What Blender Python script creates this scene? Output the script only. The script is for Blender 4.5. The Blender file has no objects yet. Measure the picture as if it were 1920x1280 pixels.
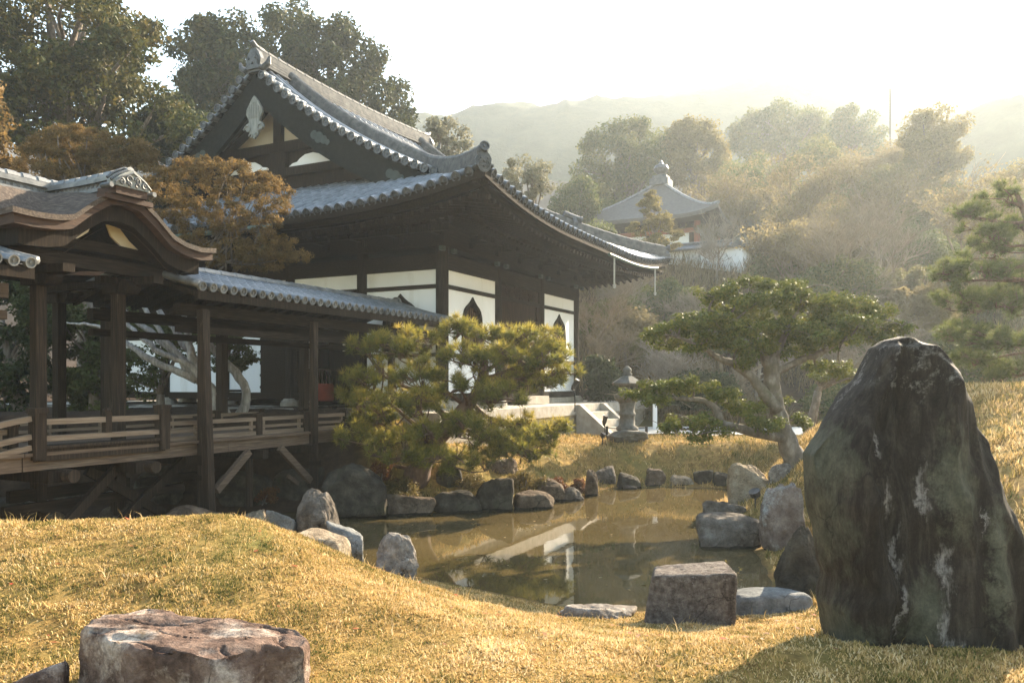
import bpy, bmesh, math
import numpy as np
from mathutils import Vector

scene = bpy.context.scene
C = scene.collection
PI = math.pi
# ------------------------------------------------------------------ camera
F = 1519.0                       # focal length in pixels of a 1920 wide picture
HZ = 720.0                       # picture row of the horizon
CZ = 2.0                         # eye height above the pond's water
cam_data = bpy.data.cameras.new('camera')
cam = bpy.data.objects.new('camera', cam_data)
C.objects.link(cam)
cam.location = (0, 0, CZ)
cam.rotation_euler = (PI / 2, 0, 0)
cam_data.sensor_width = 36.0
cam_data.lens = 36.0 * F / 1920.0
cam_data.shift_y = (HZ - 640.0) / 1920.0
cam_data.clip_start = 0.05
cam_data.clip_end = 3000
scene.camera = cam
# ------------------------------------------------------------------ world, sun, exposure
SUN_AZ = math.radians(38)        # to the right of the view direction
SUN_EL = math.radians(27)
world = bpy.data.worlds.new('World')
scene.world = world
world.use_nodes = True
wn = world.node_tree
for n in list(wn.nodes):
    wn.nodes.remove(n)
w_out = wn.nodes.new('ShaderNodeOutputWorld')
w_bg = wn.nodes.new('ShaderNodeBackground')
w_sky = wn.nodes.new('ShaderNodeTexSky')
w_sky.sky_type = 'NISHITA'
w_sky.sun_disc = False
w_sky.sun_elevation = SUN_EL
w_sky.sun_rotation = SUN_AZ
w_sky.air_density = 1.6
w_sky.dust_density = 1.2
w_sky.ozone_density = 1.0
w_bg.inputs['Strength'].default_value = 0.097
wn.links.new(w_sky.outputs['Color'], w_bg.inputs['Color'])
wn.links.new(w_bg.outputs['Background'], w_out.inputs['Surface'])
sun_data = bpy.data.lights.new('sun', 'SUN')
sun_data.energy = 5.0
sun_data.angle = math.radians(0.6)
sun_data.color = (1.0, 0.84, 0.62)
sun = bpy.data.objects.new('sun', sun_data)
C.objects.link(sun)
SUN_DIR = Vector((math.sin(SUN_AZ) * math.cos(SUN_EL), math.cos(SUN_AZ) * math.cos(SUN_EL), math.sin(SUN_EL)))
sun.rotation_euler = SUN_DIR.to_track_quat('Z', 'Y').to_euler()
sun.location = SUN_DIR * 300
scene.view_settings.view_transform = 'Standard'
scene.view_settings.look = 'None'
scene.view_settings.exposure = 2.35
scene.view_settings.gamma = 1.0
scene.cycles.max_bounces = 6
scene.cycles.diffuse_bounces = 3
scene.cycles.glossy_bounces = 3
scene.cycles.transmission_bounces = 4
scene.cycles.volume_bounces = 0
scene.cycles.use_denoising = True
scene.cycles.denoiser = 'OPENIMAGEDENOISE'
scene.cycles.denoising_input_passes = 'RGB_ALBEDO_NORMAL'
scene.cycles.denoising_prefilter = 'ACCURATE'
scene.cycles.caustics_reflective = False
scene.cycles.caustics_refractive = False
HAZE_DENSITY = 0.001
HAZE_G = 0.5

# ------------------------------------------------------------------ helpers: noise
def _hash(ix, iy, iz, seed):
    h = (ix * 374761393 + iy * 668265263 + iz * 2147483647 + seed * 1274126177) & 0xFFFFFFFF
    h = ((h ^ (h >> 13)) * 1274126177) & 0xFFFFFFFF
    h = h ^ (h >> 16)
    return (h & 0xFFFF) / 65535.0

def vnoise(P, seed=0):
    P = np.asarray(P, float)
    i = np.floor(P).astype(np.int64)
    f = P - i
    f = f * f * (3 - 2 * f)
    r = 0
    for dx in (0, 1):
        for dy in (0, 1):
            for dz in (0, 1):
                w = (f[:, 0] if dx else 1 - f[:, 0]) * (f[:, 1] if dy else 1 - f[:, 1]) * (f[:, 2] if dz else 1 - f[:, 2])
                r = r + w * _hash(i[:, 0] + dx, i[:, 1] + dy, i[:, 2] + dz, seed)
    return r * 2 - 1

def fbm(P, octaves=4, seed=0, gain=0.5):
    P = np.asarray(P, float)
    r, a, s = 0, 1.0, 1.0
    for o in range(octaves):
        r = r + a * vnoise(P * s + 17.3 * o, seed + o)
        a *= gain
        s *= 2.03
    return r

def sstep(a, b, x):
    t = np.clip((np.asarray(x, float) - a) / (b - a), 0, 1)
    return t * t * (3 - 2 * t)

def at(px, py, Y):
    """the point seen at photo pixel (px, py) at distance Y"""
    return np.array(((px - 960.0) / F * Y, Y, CZ + (HZ - py) / F * Y))

# ------------------------------------------------------------------ helpers: meshes
class MB:
    def __init__(self):
        self.v, self.f3, self.f4, self.n = [], [], [], 0
        self.fn = []                      # larger faces
        self.tone4, self.tone3 = [], []
    def add(self, V, quads=None, tris=None, tq=None, tt=None):
        V = np.asarray(V, float).reshape(-1, 3)
        if quads is not None and len(quads):
            q = np.asarray(quads, np.int64) + self.n
            self.f4.append(q)
            self.tone4.append(np.full(len(q), 0.5) if tq is None else np.asarray(tq, float))
        if tris is not None and len(tris):
            t = np.asarray(tris, np.int64) + self.n
            self.f3.append(t)
            self.tone3.append(np.full(len(t), 0.5) if tt is None else np.asarray(tt, float))
        self.v.append(V)
        self.n += len(V)
        return self
    def box(self, x0, x1, y0, y1, z0, z1):
        V = [(x, y, z) for z in (z0, z1) for y in (y0, y1) for x in (x0, x1)]
        return self.add(V, [(0, 2, 3, 1), (4, 5, 7, 6), (0, 1, 5, 4), (1, 3, 7, 5), (3, 2, 6, 7), (2, 0, 4, 6)])
    def beam(self, p, q, w, h, up=(0, 0, 1), w2=None, h2=None):
        """a squared timber from p to q"""
        p, q = np.array(p, float), np.array(q, float)
        d = q - p; d /= np.linalg.norm(d)
        up = np.array(up, float)
        if abs(d @ up) > .95:
            up = np.array((0, 1.0, 0)) if abs(d[1]) < .9 else np.array((1.0, 0, 0))
        s = np.cross(d, up); s /= np.linalg.norm(s)
        u = np.cross(s, d)
        w2 = w if w2 is None else w2; h2 = h if h2 is None else h2
        V = []
        for c, ww, hh in ((p, w, h), (q, w2, h2)):
            for a, b in ((-1, -1), (1, -1), (1, 1), (-1, 1)):
                V.append(c + s * a * ww / 2 + u * b * hh / 2)
        return self.add(V, [(0, 1, 2, 3), (7, 6, 5, 4), (0, 4, 5, 1), (1, 5, 6, 2), (2, 6, 7, 3), (3, 7, 4, 0)])
    def tube(self, pts, rad, n=8, cap=True, up=(0, 0, 1)):
        pts = np.asarray(pts, float)
        m = len(pts)
        rad = np.broadcast_to(np.asarray(rad, float), (m,))
        t = np.gradient(pts, axis=0)
        t /= np.linalg.norm(t, axis=1)[:, None] + 1e-12
        u = np.array(up, float)
        if abs(t[0] @ u) > .9:
            u = np.array((1.0, 0.1, 0))
        V = []
        ang = np.arange(n) * 2 * PI / n
        for i in range(m):
            u = u - t[i] * (u @ t[i])
            u /= np.linalg.norm(u) + 1e-12
            s = np.cross(t[i], u)
            V.append(pts[i] + rad[i] * (np.cos(ang)[:, None] * s + np.sin(ang)[:, None] * u))
        V = np.concatenate(V)
        i = np.arange(m - 1)[:, None] * n
        j = np.arange(n)[None, :]
        k = (j + 1) % n
        Q = np.stack([i + j, i + k, i + n + k, i + n + j], -1).reshape(-1, 4)
        b = self.n
        self.add(V, Q)
        if cap:
            self.fn.append([b + a for a in range(n - 1, -1, -1)])
            self.fn.append([b + (m - 1) * n + a for a in range(n)])
        return self
    def grid(self, P, flip=False):
        P = np.asarray(P, float)
        m, n = P.shape[:2]
        i = np.arange(m - 1)[:, None] * n
        j = np.arange(n - 1)[None, :]
        Q = np.stack([i + j, i + j + 1, i + n + j + 1, i + n + j], -1).reshape(-1, 4)
        if flip:
            Q = Q[:, ::-1]
        return self.add(P.reshape(-1, 3), Q)
    def poly(self, pts):
        b = self.n
        self.add(pts)
        self.fn.append(list(range(b, b + len(pts))))
        return self
    def prism(self, pts, off):
        """a flat outline given thickness along off"""
        pts = np.asarray(pts, float); off = np.array(off, float)
        n = len(pts); b = self.n
        self.add(np.concatenate([pts, pts + off]), [(i, (i + 1) % n, n + (i + 1) % n, n + i) for i in range(n)])
        self.fn.append([b + a for a in range(n - 1, -1, -1)])
        self.fn.append([b + n + a for a in range(n)])
        return self
    def sweep(self, pts, prof, up=(0, 0, 1), cap=True, scale=None):
        """carry the closed outline prof [(side, up)...] along pts"""
        pts = np.asarray(pts, float); prof = np.asarray(prof, float)
        m, n = len(pts), len(prof)
        t = np.gradient(pts, axis=0)
        t /= np.linalg.norm(t, axis=1)[:, None]
        up = np.array(up, float)
        V = []
        for i in range(m):
            s = np.cross(t[i], up); s /= np.linalg.norm(s)
            u = np.cross(s, t[i])
            k = 1 if scale is None else scale[i]
            V.append(pts[i] + prof[:, :1] * s * k + prof[:, 1:] * u * k)
        i = np.arange(m - 1)[:, None] * n
        j = np.arange(n)[None, :]
        k = (j + 1) % n
        b = self.n
        self.add(np.concatenate(V), np.stack([i + j, i + k, i + n + k, i + n + j], -1).reshape(-1, 4))
        if cap:
            self.fn.append([b + a for a in range(n - 1, -1, -1)])
            self.fn.append([b + (m - 1) * n + a for a in range(n)])
        return self
    def build(self, name, mat, offset=(0, 0, 0), smooth=False, tone=False):
        V = np.concatenate(self.v) - np.asarray(offset, float)
        me = bpy.data.meshes.new(name)
        q = np.concatenate(self.f4) if self.f4 else np.zeros((0, 4), np.int64)
        t = np.concatenate(self.f3) if self.f3 else np.zeros((0, 3), np.int64)
        fn = self.fn
        nl = [len(a) for a in fn]
        loops = np.concatenate([q.ravel(), t.ravel()] + [np.array(a) for a in fn]).astype(np.int32)
        sizes = np.concatenate([np.full(len(q), 4), np.full(len(t), 3), np.array(nl, np.int64)]).astype(np.int32)
        starts = np.concatenate([[0], np.cumsum(sizes)[:-1]]).astype(np.int32)
        me.vertices.add(len(V)); me.vertices.foreach_set('co', V.ravel().astype(np.float32))
        me.loops.add(len(loops)); me.loops.foreach_set('vertex_index', loops)
        me.polygons.add(len(sizes)); me.polygons.foreach_set('loop_start', starts)
        me.polygons.foreach_set('use_smooth', np.full(len(sizes), smooth))
        if tone:
            a = me.attributes.new('tone', 'FLOAT', 'FACE')
            vals = np.concatenate(self.tone4 + self.tone3 + [np.full(len(fn), .5)])
            a.data.foreach_set('value', vals.astype(np.float32))
        me.update(calc_edges=True)
        me.materials.append(mat)
        ob = bpy.data.objects.new(name, me)
        C.objects.link(ob)
        return ob

ROOT_OFF = {}
def tag(o, label=None, cat=None, group=None, kind=None):
    if label: o['label'] = label
    if cat: o['category'] = cat
    if group: o['group'] = group
    if kind: o['kind'] = kind
    return o

def thing(name, label, cat, loc, rotz=0.0, group=None):
    """an Empty at the thing's base; builders give world points (or, for a turned thing, its own x, y and world z)"""
    o = bpy.data.objects.new(name, None)
    C.objects.link(o)
    o.location = loc
    o.rotation_euler = (0, 0, rotz)
    o.empty_display_size = 0.2
    ROOT_OFF[o.name] = (0, 0, loc[2]) if rotz else tuple(loc)
    return tag(o, label, cat, group)

def part(name, mb, mat, parent, smooth=False, tone=False, label=None):
    off = ROOT_OFF[parent.name]
    o = mb.build(name, mat, off, smooth, tone)
    o.parent = parent
    ROOT_OFF[o.name] = off
    if label: o['label'] = label
    return o

def single(name, label, cat, mb, mat, loc, group=None, smooth=False, tone=False):
    """a thing that is one mesh; points in world space"""
    o = mb.build(name, mat, loc, smooth, tone)
    o.location = loc
    return tag(o, label, cat, group)

def structure(name, mb, mat, smooth=False, tone=False):
    o = mb.build(name, mat, (0, 0, 0), smooth, tone)
    o['kind'] = 'structure'
    return o

# ------------------------------------------------------------------ helpers: materials
def new_mat(name):
    m = bpy.data.materials.new(name)
    m.use_nodes = True
    nt = m.node_tree
    b = nt.nodes['Principled BSDF']
    return m, nt, b

def node(nt, kind, **kw):
    n = nt.nodes.new(kind)
    for k, v in kw.items():
        setattr(n, k, v)
    return n

def ramp_node(nt, stops, interp='LINEAR'):
    r = nt.nodes.new('ShaderNodeValToRGB')
    cr = r.color_ramp
    cr.interpolation = interp
    while len(cr.elements) > 1:
        cr.elements.remove(cr.elements[-1])
    for i, (p, c) in enumerate(stops):
        e = cr.elements[0] if i == 0 else cr.elements.new(p)
        e.position = p
        e.color = (c[0], c[1], c[2], 1)
    return r

def coords(nt, stretch=(1, 1, 1), rot=(0, 0, 0), kind='Object'):
    tc = node(nt, 'ShaderNodeTexCoord')
    mp = node(nt, 'ShaderNodeMapping')
    mp.inputs['Scale'].default_value = stretch
    mp.inputs['Rotation'].default_value = rot
    nt.links.new(tc.outputs[kind], mp.inputs['Vector'])
    return mp.outputs['Vector']

def noise(nt, vec, scale, detail=5, rough=.6, dist=0.0):
    n = node(nt, 'ShaderNodeTexNoise')
    n.inputs['Scale'].default_value = scale
    n.inputs['Detail'].default_value = detail
    n.inputs['Roughness'].default_value = rough
    n.inputs['Distortion'].default_value = dist
    nt.links.new(vec, n.inputs['Vector'])
    return n.outputs['Fac']

def mixc(nt, fac, a, b, mode='MIX'):
    m = node(nt, 'ShaderNodeMix', data_type='RGBA', blend_type=mode)
    for s, v in ((0, fac), (6, a), (7, b)):
        if hasattr(v, 'links') or hasattr(v, 'node'):
            nt.links.new(v, m.inputs[s])
        elif s == 0:
            m.inputs[0].default_value = v
        else:
            m.inputs[s].default_value = (*v, 1)
    return m.outputs[2]

def surf(name, stops, scale=4, stretch=(1, 1, 1), rough=.8, bump=0.0, bscale=None, over=None, over2=None, detail=6, spec=.4, bdist=.02, kind='Object'):
    """mottled surface: a noise through a colour ramp, optional second and third patches (colour, lo, hi, scale, stretch) and bump"""
    m, nt, b = new_mat(name)
    v = coords(nt, stretch, kind=kind)
    f = noise(nt, v, scale, detail)
    r = ramp_node(nt, stops)
    nt.links.new(f, r.inputs[0])
    col = r.outputs['Color']
    for ov in (over, over2):
        if ov:
            c, lo, hi, sc, st = ov
            v2 = coords(nt, st, kind=kind)
            f2 = noise(nt, v2, sc, 6, .65)
            r2 = ramp_node(nt, [(lo, (0, 0, 0)), (hi, (1, 1, 1))])
            nt.links.new(f2, r2.inputs[0])
            col = mixc(nt, r2.outputs['Color'], col, c)
    nt.links.new(col, b.inputs['Base Color'])
    b.inputs['Roughness'].default_value = rough
    b.inputs['Specular IOR Level'].default_value = spec
    if bump:
        bf = noise(nt, v, bscale or scale * 3, 8, .7)
        bn = node(nt, 'ShaderNodeBump')
        bn.inputs['Strength'].default_value = bump
        bn.inputs['Distance'].default_value = bdist
        nt.links.new(bf, bn.inputs['Height'])
        nt.links.new(bn.outputs['Normal'], b.inputs['Normal'])
    return m

def leafm(name, cols, trans=.35, gloss=.10, rough=.6, tcol=None):
    """leaves: per-leaf tone between the colours, partly translucent"""
    m, nt, b = new_mat(name)
    a = node(nt, 'ShaderNodeAttribute', attribute_name='tone')
    n = len(cols)
    r = ramp_node(nt, [(i / max(1, n - 1), c) for i, c in enumerate(cols)])
    nt.links.new(a.outputs['Fac'], r.inputs[0])
    nt.links.new(r.outputs['Color'], b.inputs['Base Color'])
    b.inputs['Roughness'].default_value = rough
    b.inputs['Specular IOR Level'].default_value = gloss
    tr = node(nt, 'ShaderNodeBsdfTranslucent')
    if tcol:
        tm = mixc(nt, 1.0, r.outputs['Color'], tcol, 'MULTIPLY')
        nt.links.new(tm, tr.inputs['Color'])
    else:
        nt.links.new(r.outputs['Color'], tr.inputs['Color'])
    mx = node(nt, 'ShaderNodeMixShader')
    mx.inputs[0].default_value = trans
    nt.links.new(b.outputs[0], mx.inputs[1])
    nt.links.new(tr.outputs[0], mx.inputs[2])
    nt.links.new(mx.outputs[0], nt.nodes['Material Output'].inputs['Surface'])
    return m

M = {}
M['wood_dark'] = surf('dark_timber', [(.25, (.009, .0065, .005)), (.55, (.025, .0175, .012)), (.8, (.055, .039, .028))], 3, (14, 14, 1.2), .8, .35, 9, spec=.06)
M['wood_dark_x'] = surf('dark_timber_beam', [(.25, (.009, .0065, .005)), (.55, (.025, .0175, .012)), (.8, (.055, .039, .028))], 3, (1.2, 14, 14), .8, .35, 9, spec=.06)
M['wood_post'] = surf('weathered_post_timber', [(.22, (.010, .007, .005)), (.5, (.030, .020, .013)), (.72, (.068, .045, .030)), (.9, (.16, .12, .085))], 3, (16, 16, .8), .8, .5, 8, over=((.15, .12, .09), .64, .82, 2.0, (3, 3, .6)), spec=.15)
M['wood_beam'] = surf('weathered_beam_timber', [(.2, (.04, .025, .016)), (.5, (.11, .072, .046)), (.75, (.21, .15, .10)), (.95, (.30, .24, .17))], 3, (.9, 18, 18), .8, .5, 8, over=((.05, .032, .022), .60, .82, 1.6, (.8, 4, 4)))
M['wood_rail'] = surf('pale_railing_timber', [(.2, (.08, .052, .033)), (.55, (.19, .135, .09)), (.85, (.33, .26, .185))], 3, (.9, 20, 20), .8, .4, 8, over=((.10, .065, .04), .62, .85, 2.2, (.8, 5, 5)))
M['plaster'] = surf('white_plaster', [(.3, (.80, .79, .77)), (.7, (.87, .865, .85))], 1.5, (1, 1, .5), .9, .05, 20, over=((.58, .55, .49), .56, .85, 1.4, (1.5, 1.5, .3)))
M['plaster_cream'] = surf('cream_plaster', [(.3, (.60, .54, .42)), (.7, (.72, .66, .54))], 2, (1, 1, .6), .9, .05, 20)
M['tile'] = surf('grey_roof_tile', [(.25, (.060, .066, .072)), (.5, (.125, .134, .142)), (.75, (.215, .222, .23))], 5, (1, 1, 1), .30, .25, 14, over=((.045, .05, .05), .55, .72, 2.2, (1, 1, 1)), over2=((.26, .26, .23), .68, .80, 6, (1, 1, 1)), spec=.7)
M['tile_pan'] = surf('shade_toned_pan_tile', [(.25, (.016, .018, .02)), (.5, (.032, .035, .038)), (.75, (.06, .064, .068))], 5, (1, 1, 1), .45, .25, 14, over=((.02, .022, .022), .55, .72, 2.2, (1, 1, 1)), spec=.5)  # roof tile darkened: shade between the ribs put into the pans' colour
M['tile_light'] = surf('pale_roof_tile', [(.25, (.075, .078, .08)), (.5, (.15, .152, .152)), (.75, (.26, .25, .235))], 5, (1, 1, 1), .4, .25, 14, over=((.06, .06, .058), .56, .74, 3, (1, 1, 1)), spec=.55)
M['tile_ridge'] = surf('dry_ridge_tile', [(.25, (.055, .058, .06)), (.5, (.11, .11, .11)), (.75, (.19, .185, .175))], 7, (1, 1, 1), .75, .25, 14, spec=.15)
M['tile_dark'] = surf('dark_tile_ornament', [(.3, (.035, .038, .04)), (.7, (.10, .105, .11))], 8, (1, 1, 1), .5, .3, 20)
M['carved'] = surf('carved_pale_wood', [(.3, (.13, .14, .13)), (.7, (.29, .29, .265))], 4, (6, 6, 1), .8, .3, 12)
M['patina'] = surf('green_copper', [(.3, (.04, .07, .058)), (.7, (.09, .14, .115))], 6, (1, 1, 1), .6, .1, 10)
M['pale_metal'] = surf('pale_painted_pipe', [(.3, (.30, .30, .27)), (.7, (.42, .41, .37))], 6, (1, 1, 1), .5)
M['bark_roof'] = surf('cypress_bark_thatch', [(.25, (.03, .021, .015)), (.5, (.085, .06, .043)), (.75, (.18, .138, .106))], 6, (6, 1.2, 6), .9, .9, 16, over=((.035, .027, .022), .52, .75, 1.6, (1, 1, 1)), bdist=.03)
M['bark_edge'] = surf('cut_bark_edge', [(.3, (.028, .015, .009)), (.6, (.065, .033, .019)), (.85, (.12, .065, .037))], 5, (1, 1, 9), .85, .5, 14)
M['stone_slab'] = surf('pale_cut_stone', [(.25, (.25, .215, .165)), (.5, (.345, .305, .245)), (.75, (.44, .40, .335))], 6, (1, 1, 1), .85, .25, 24, over=((.24, .21, .17), .58, .8, 1.8, (1, 1, 1)))
M['stone_wall'] = surf('stained_cut_stone', [(.25, (.20, .17, .13)), (.5, (.31, .27, .21)), (.75, (.42, .37, .30))], 4, (1, 1, 2.5), .9, .35, 20, over=((.12, .10, .075), .55, .8, 2.2, (2, 2, .5)))
M['lantern_stone'] = surf('lichened_granite', [(.25, (.06, .055, .044)), (.5, (.12, .11, .09)), (.75, (.20, .185, .155))], 9, (1, 1, 1), .9, .5, 26, over=((.08, .085, .05), .55, .75, 3, (1, 1, 1)))
M['gravel'] = surf('pale_gravel', [(.3, (.46, .42, .36)), (.7, (.62, .58, .52))], 14, (1, 1, 1), .95, .5, 40)
M['red_cloth'] = surf('red_cloth', [(.3, (.16, .025, .012)), (.7, (.24, .04, .018))], 6)
M['black'] = surf('black_enamel', [(.3, (.012, .012, .013)), (.7, (.025, .025, .027))], 8, rough=.45)
M['interior'] = surf('interior_timber', [(.3, (.014, .008, .005)), (.7, (.045, .025, .015))], 3, (10, 10, 1), .8, spec=.06)
M['shoji'] = surf('shoji_paper', [(.3, (.62, .52, .36)), (.7, (.70, .60, .44))], 2)
M['trunk'] = surf('grey_brown_bark', [(.25, (.06, .045, .034)), (.5, (.14, .11, .085)), (.75, (.26, .22, .18))], 5, (3, 3, .7), .9, .7, 12)
M['trunk_pine'] = surf('red_brown_pine_bark', [(.25, (.04, .026, .018)), (.5, (.115, .065, .042)), (.8, (.22, .14, .095))], 7, (2, 2, 1), .9, .9, 14)
M['trunk_silver'] = surf('bleached_grey_wood', [(.25, (.13, .115, .10)), (.5, (.30, .275, .25)), (.75, (.50, .47, .43))], 5, (5, 5, .6), .8, .8, 14, over=((.16, .085, .05), .60, .75, 1.5, (2, 2, .4)))
M['trunk_mossy'] = surf('pale_mottled_bark', [(.25, (.06, .047, .034)), (.5, (.135, .108, .08)), (.75, (.27, .23, .185))], 7, (1.5, 1.5, .9), .9, .6, 14, over=((.10, .085, .045), .54, .7, 3, (1, 1, 1)))
M['twig'] = surf('bare_twig_bark', [(.3, (.13, .10, .065)), (.7, (.27, .215, .145))], 3, (1, 1, 1), .9)
M['twig_grey'] = surf('grey_twig_bark', [(.3, (.16, .13, .10)), (.7, (.30, .26, .21))], 3, (1, 1, 1), .9)

# ------------------------------------------------------------------ the ground
POND = np.array([(-14, 7.6), (-6, 8.3), (-3, 8.7), (-1.9, 8.9), (-1.2, 8.6), (-.3, 7.9), (.4, 7.35), (1.1, 7.15), (2.0, 7.25), (2.55, 7.9), (2.75, 8.8),
                 (2.9, 9.7), (3.2, 10.5), (2.95, 11.6), (3.2, 13.2), (3.7, 14.2), (4.4, 15.4), (3.0, 15.75), (1.95, 15.6), (1.2, 14.9), (.9, 14.2), (.6, 13.7),
                 (0, 13.0), (-.46, 12.8), (-1.16, 12.6), (-1.8, 12.4), (-2.4, 12.3), (-3.2, 12.7), (-4.2, 12.6), (-7, 12.1), (-14, 11.5)])

def pond_dist(x, y):
    """positive outside the pond, negative in it"""
    d = np.full(x.shape, 1e9)
    inside = np.zeros(x.shape, bool)
    for i in range(len(POND)):
        a, b = POND[i], POND[(i + 1) % len(POND)]
        e = b - a
        t = np.clip(((x - a[0]) * e[0] + (y - a[1]) * e[1]) / (e @ e), 0, 1)
        d = np.minimum(d, np.hypot(x - a[0] - t * e[0], y - a[1] - t * e[1]))
        cond = (a[1] > y) != (b[1] > y)
        xi = a[0] + (y - a[1]) / (b[1] - a[1] + 1e-12) * e[0]
        inside ^= cond & (x < xi)
    return np.where(inside, -d, d)

def H(x, y):
    x = np.asarray(x, float); y = np.asarray(y, float)
    shp = np.broadcast(x, y).shape
    x = np.broadcast_to(x, shp).ravel(); y = np.broadcast_to(y, shp).ravel()
    d = pond_dist(x, y)
    m = .90 - .66 * sstep(-2.7, .7, x)
    near = .47 + (m - .47) * sstep(4.0, 6.6, y)
    near = near - .15 * sstep(3.8, 0, y)
    far = .72 + .72 * sstep(-.4, -2.6, x)
    T = near + (far - near) * sstep(9.2, 12.0, y)
    mound = np.minimum(.26 + .385 * (x - 2.9), 1.88 + .03 * (x - 7))
    mound = np.maximum(mound, 0) * sstep(4.2, 8.0, y) * sstep(18.5, 14.0, y)
    T = np.maximum(T, mound)
    wx = sstep(-4, 5, x)
    T = T + wx * np.clip(.475 * (y - 24.5), 0, 6.9) + (1 - wx) * np.clip(.06 * (y - 26), 0, 8) + np.clip(.34 * (y - 55), 0, 70)
    w = np.where(y < 9.5, 2.4, 1.5)
    z = np.where(d > 0, T * sstep(0, w, d) + .05 * np.minimum(d, 1), -.55 * sstep(0, -.9, d))
    P = np.stack([x, y, np.zeros_like(x)], 1)
    z = z + .03 * fbm(P * 1.3, 3, 5) * sstep(0, 1, d) + .012 * fbm(P * 5, 2, 9) * sstep(0, .5, d)
    z = z + .5 * vnoise(P * .12, 3) * sstep(26, 40, y)
    return z.reshape(shp)

def H1(x, y):
    return float(H(np.array([x]), np.array([y]))[0])

def grow(a, b, s, n):
    t = np.linspace(0, 1, n + 1)[1:] ** s
    return a + (b - a) * t

xs = np.concatenate([-grow(9, 300, 2.2, 34)[::-1], np.arange(-9, 10.01, .11), grow(10.01, 300, 2.2, 34)])
ys = np.concatenate([-grow(-2.4, 40, 2, 10)[::-1], np.arange(2.4, 20.01, .1), grow(20.01, 330, 2.0, 60)])
GX, GY = np.meshgrid(xs, ys)
GZ = H(GX, GY)
mb = MB().grid(np.stack([GX, GY, GZ], -1))

def ground_mat():
    m, nt, b = new_mat('dry_grass_ground')
    v = coords(nt)
    f = noise(nt, v, 9, 8, .75)
    r = ramp_node(nt, [(.3, (.10, .060, .020)), (.5, (.26, .16, .05)), (.68, (.46, .30, .10)), (.85, (.60, .42, .16))])
    nt.links.new(f, r.inputs[0])
    f2 = noise(nt, v, .9, 4, .6)
    r2 = ramp_node(nt, [(.45, (0, 0, 0)), (.7, (1, 1, 1))])
    nt.links.new(f2, r2.inputs[0])
    g = mixc(nt, r2.outputs['Color'], r.outputs['Color'], (.16, .14, .04))
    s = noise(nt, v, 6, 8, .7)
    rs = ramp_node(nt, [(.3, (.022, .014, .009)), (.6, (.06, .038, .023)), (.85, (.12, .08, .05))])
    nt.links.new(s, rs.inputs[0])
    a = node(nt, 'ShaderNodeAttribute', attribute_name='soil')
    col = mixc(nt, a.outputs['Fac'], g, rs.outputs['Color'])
    nt.links.new(col, b.inputs['Base Color'])
    b.inputs['Roughness'].default_value = 1
    b.inputs['Specular IOR Level'].default_value = .1
    bn = node(nt, 'ShaderNodeBump')
    bn.inputs['Strength'].default_value = .9
    bn.inputs['Distance'].default_value = .03
    nt.links.new(noise(nt, v, 45, 6, .8), bn.inputs['Height'])
    nt.links.new(bn.outputs['Normal'], b.inputs['Normal'])
    return m

M['ground'] = ground_mat()
ground = structure('ground', mb, M['ground'], smooth=True)
DX = pond_dist(GX.ravel(), GY.ravel())
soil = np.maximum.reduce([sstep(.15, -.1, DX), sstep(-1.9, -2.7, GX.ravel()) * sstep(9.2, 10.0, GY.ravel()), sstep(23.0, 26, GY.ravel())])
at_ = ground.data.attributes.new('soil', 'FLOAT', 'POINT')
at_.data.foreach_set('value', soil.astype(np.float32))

# ------------------------------------------------------------------ water
def water_mat():
    m, nt, b = new_mat('brown_pond_water')
    v = coords(nt)
    r = ramp_node(nt, [(.3, (.052, .038, .015)), (.7, (.092, .068, .028))])
    nt.links.new(noise(nt, v, .35, 4), r.inputs[0])
    nt.links.new(r.outputs['Color'], b.inputs['Base Color'])
    b.inputs['Roughness'].default_value = .025
    b.inputs['IOR'].default_value = 1.36
    bn = node(nt, 'ShaderNodeBump')
    bn.inputs['Strength'].default_value = .05
    bn.inputs['Distance'].default_value = .02
    nt.links.new(noise(nt, coords(nt, (1, .45, 1)), 3.5, 3, .5), bn.inputs['Height'])
    nt.links.new(bn.outputs['Normal'], b.inputs['Normal'])
    return m
M['water'] = water_mat()
wx_ = np.linspace(-14, 5.5, 40); wy_ = np.linspace(6.4, 16.6, 30)
WX, WY = np.meshgrid(wx_, wy_)
structure('water', MB().grid(np.stack([WX, WY, np.zeros_like(WX)], -1)), M['water'], smooth=True)

# ------------------------------------------------------------------ path and gravel court
def strip(name, outline, dz, mat, nx=40, ny=14):
    """a sheet laid on the ground between two edges (left edge, right edge polylines)"""
    a, b = np.array(outline[0], float), np.array(outline[1], float)
    t = np.linspace(0, 1, nx)
    ia = np.stack([np.interp(t, np.linspace(0, 1, len(a)), a[:, k]) for k in (0, 1)], -1)
    ib = np.stack([np.interp(t, np.linspace(0, 1, len(b)), b[:, k]) for k in (0, 1)], -1)
    s = np.linspace(0, 1, ny)[:, None, None]
    P = ia[None] * (1 - s) + ib[None] * s
    Z = H(P[..., 0], P[..., 1]) + dz
    return structure(name, MB().grid(np.concatenate([P, Z[..., None]], -1)), mat, smooth=True)
strip('path', [[(2.6, 19.6), (5, 19.3), (7, 19.3), (10, 19.6), (16, 19.6)], [(2.6, 22.6), (5, 22.8), (8, 22.8), (10, 22.9), (16, 22.6)]], .035, M['gravel'])

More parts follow.
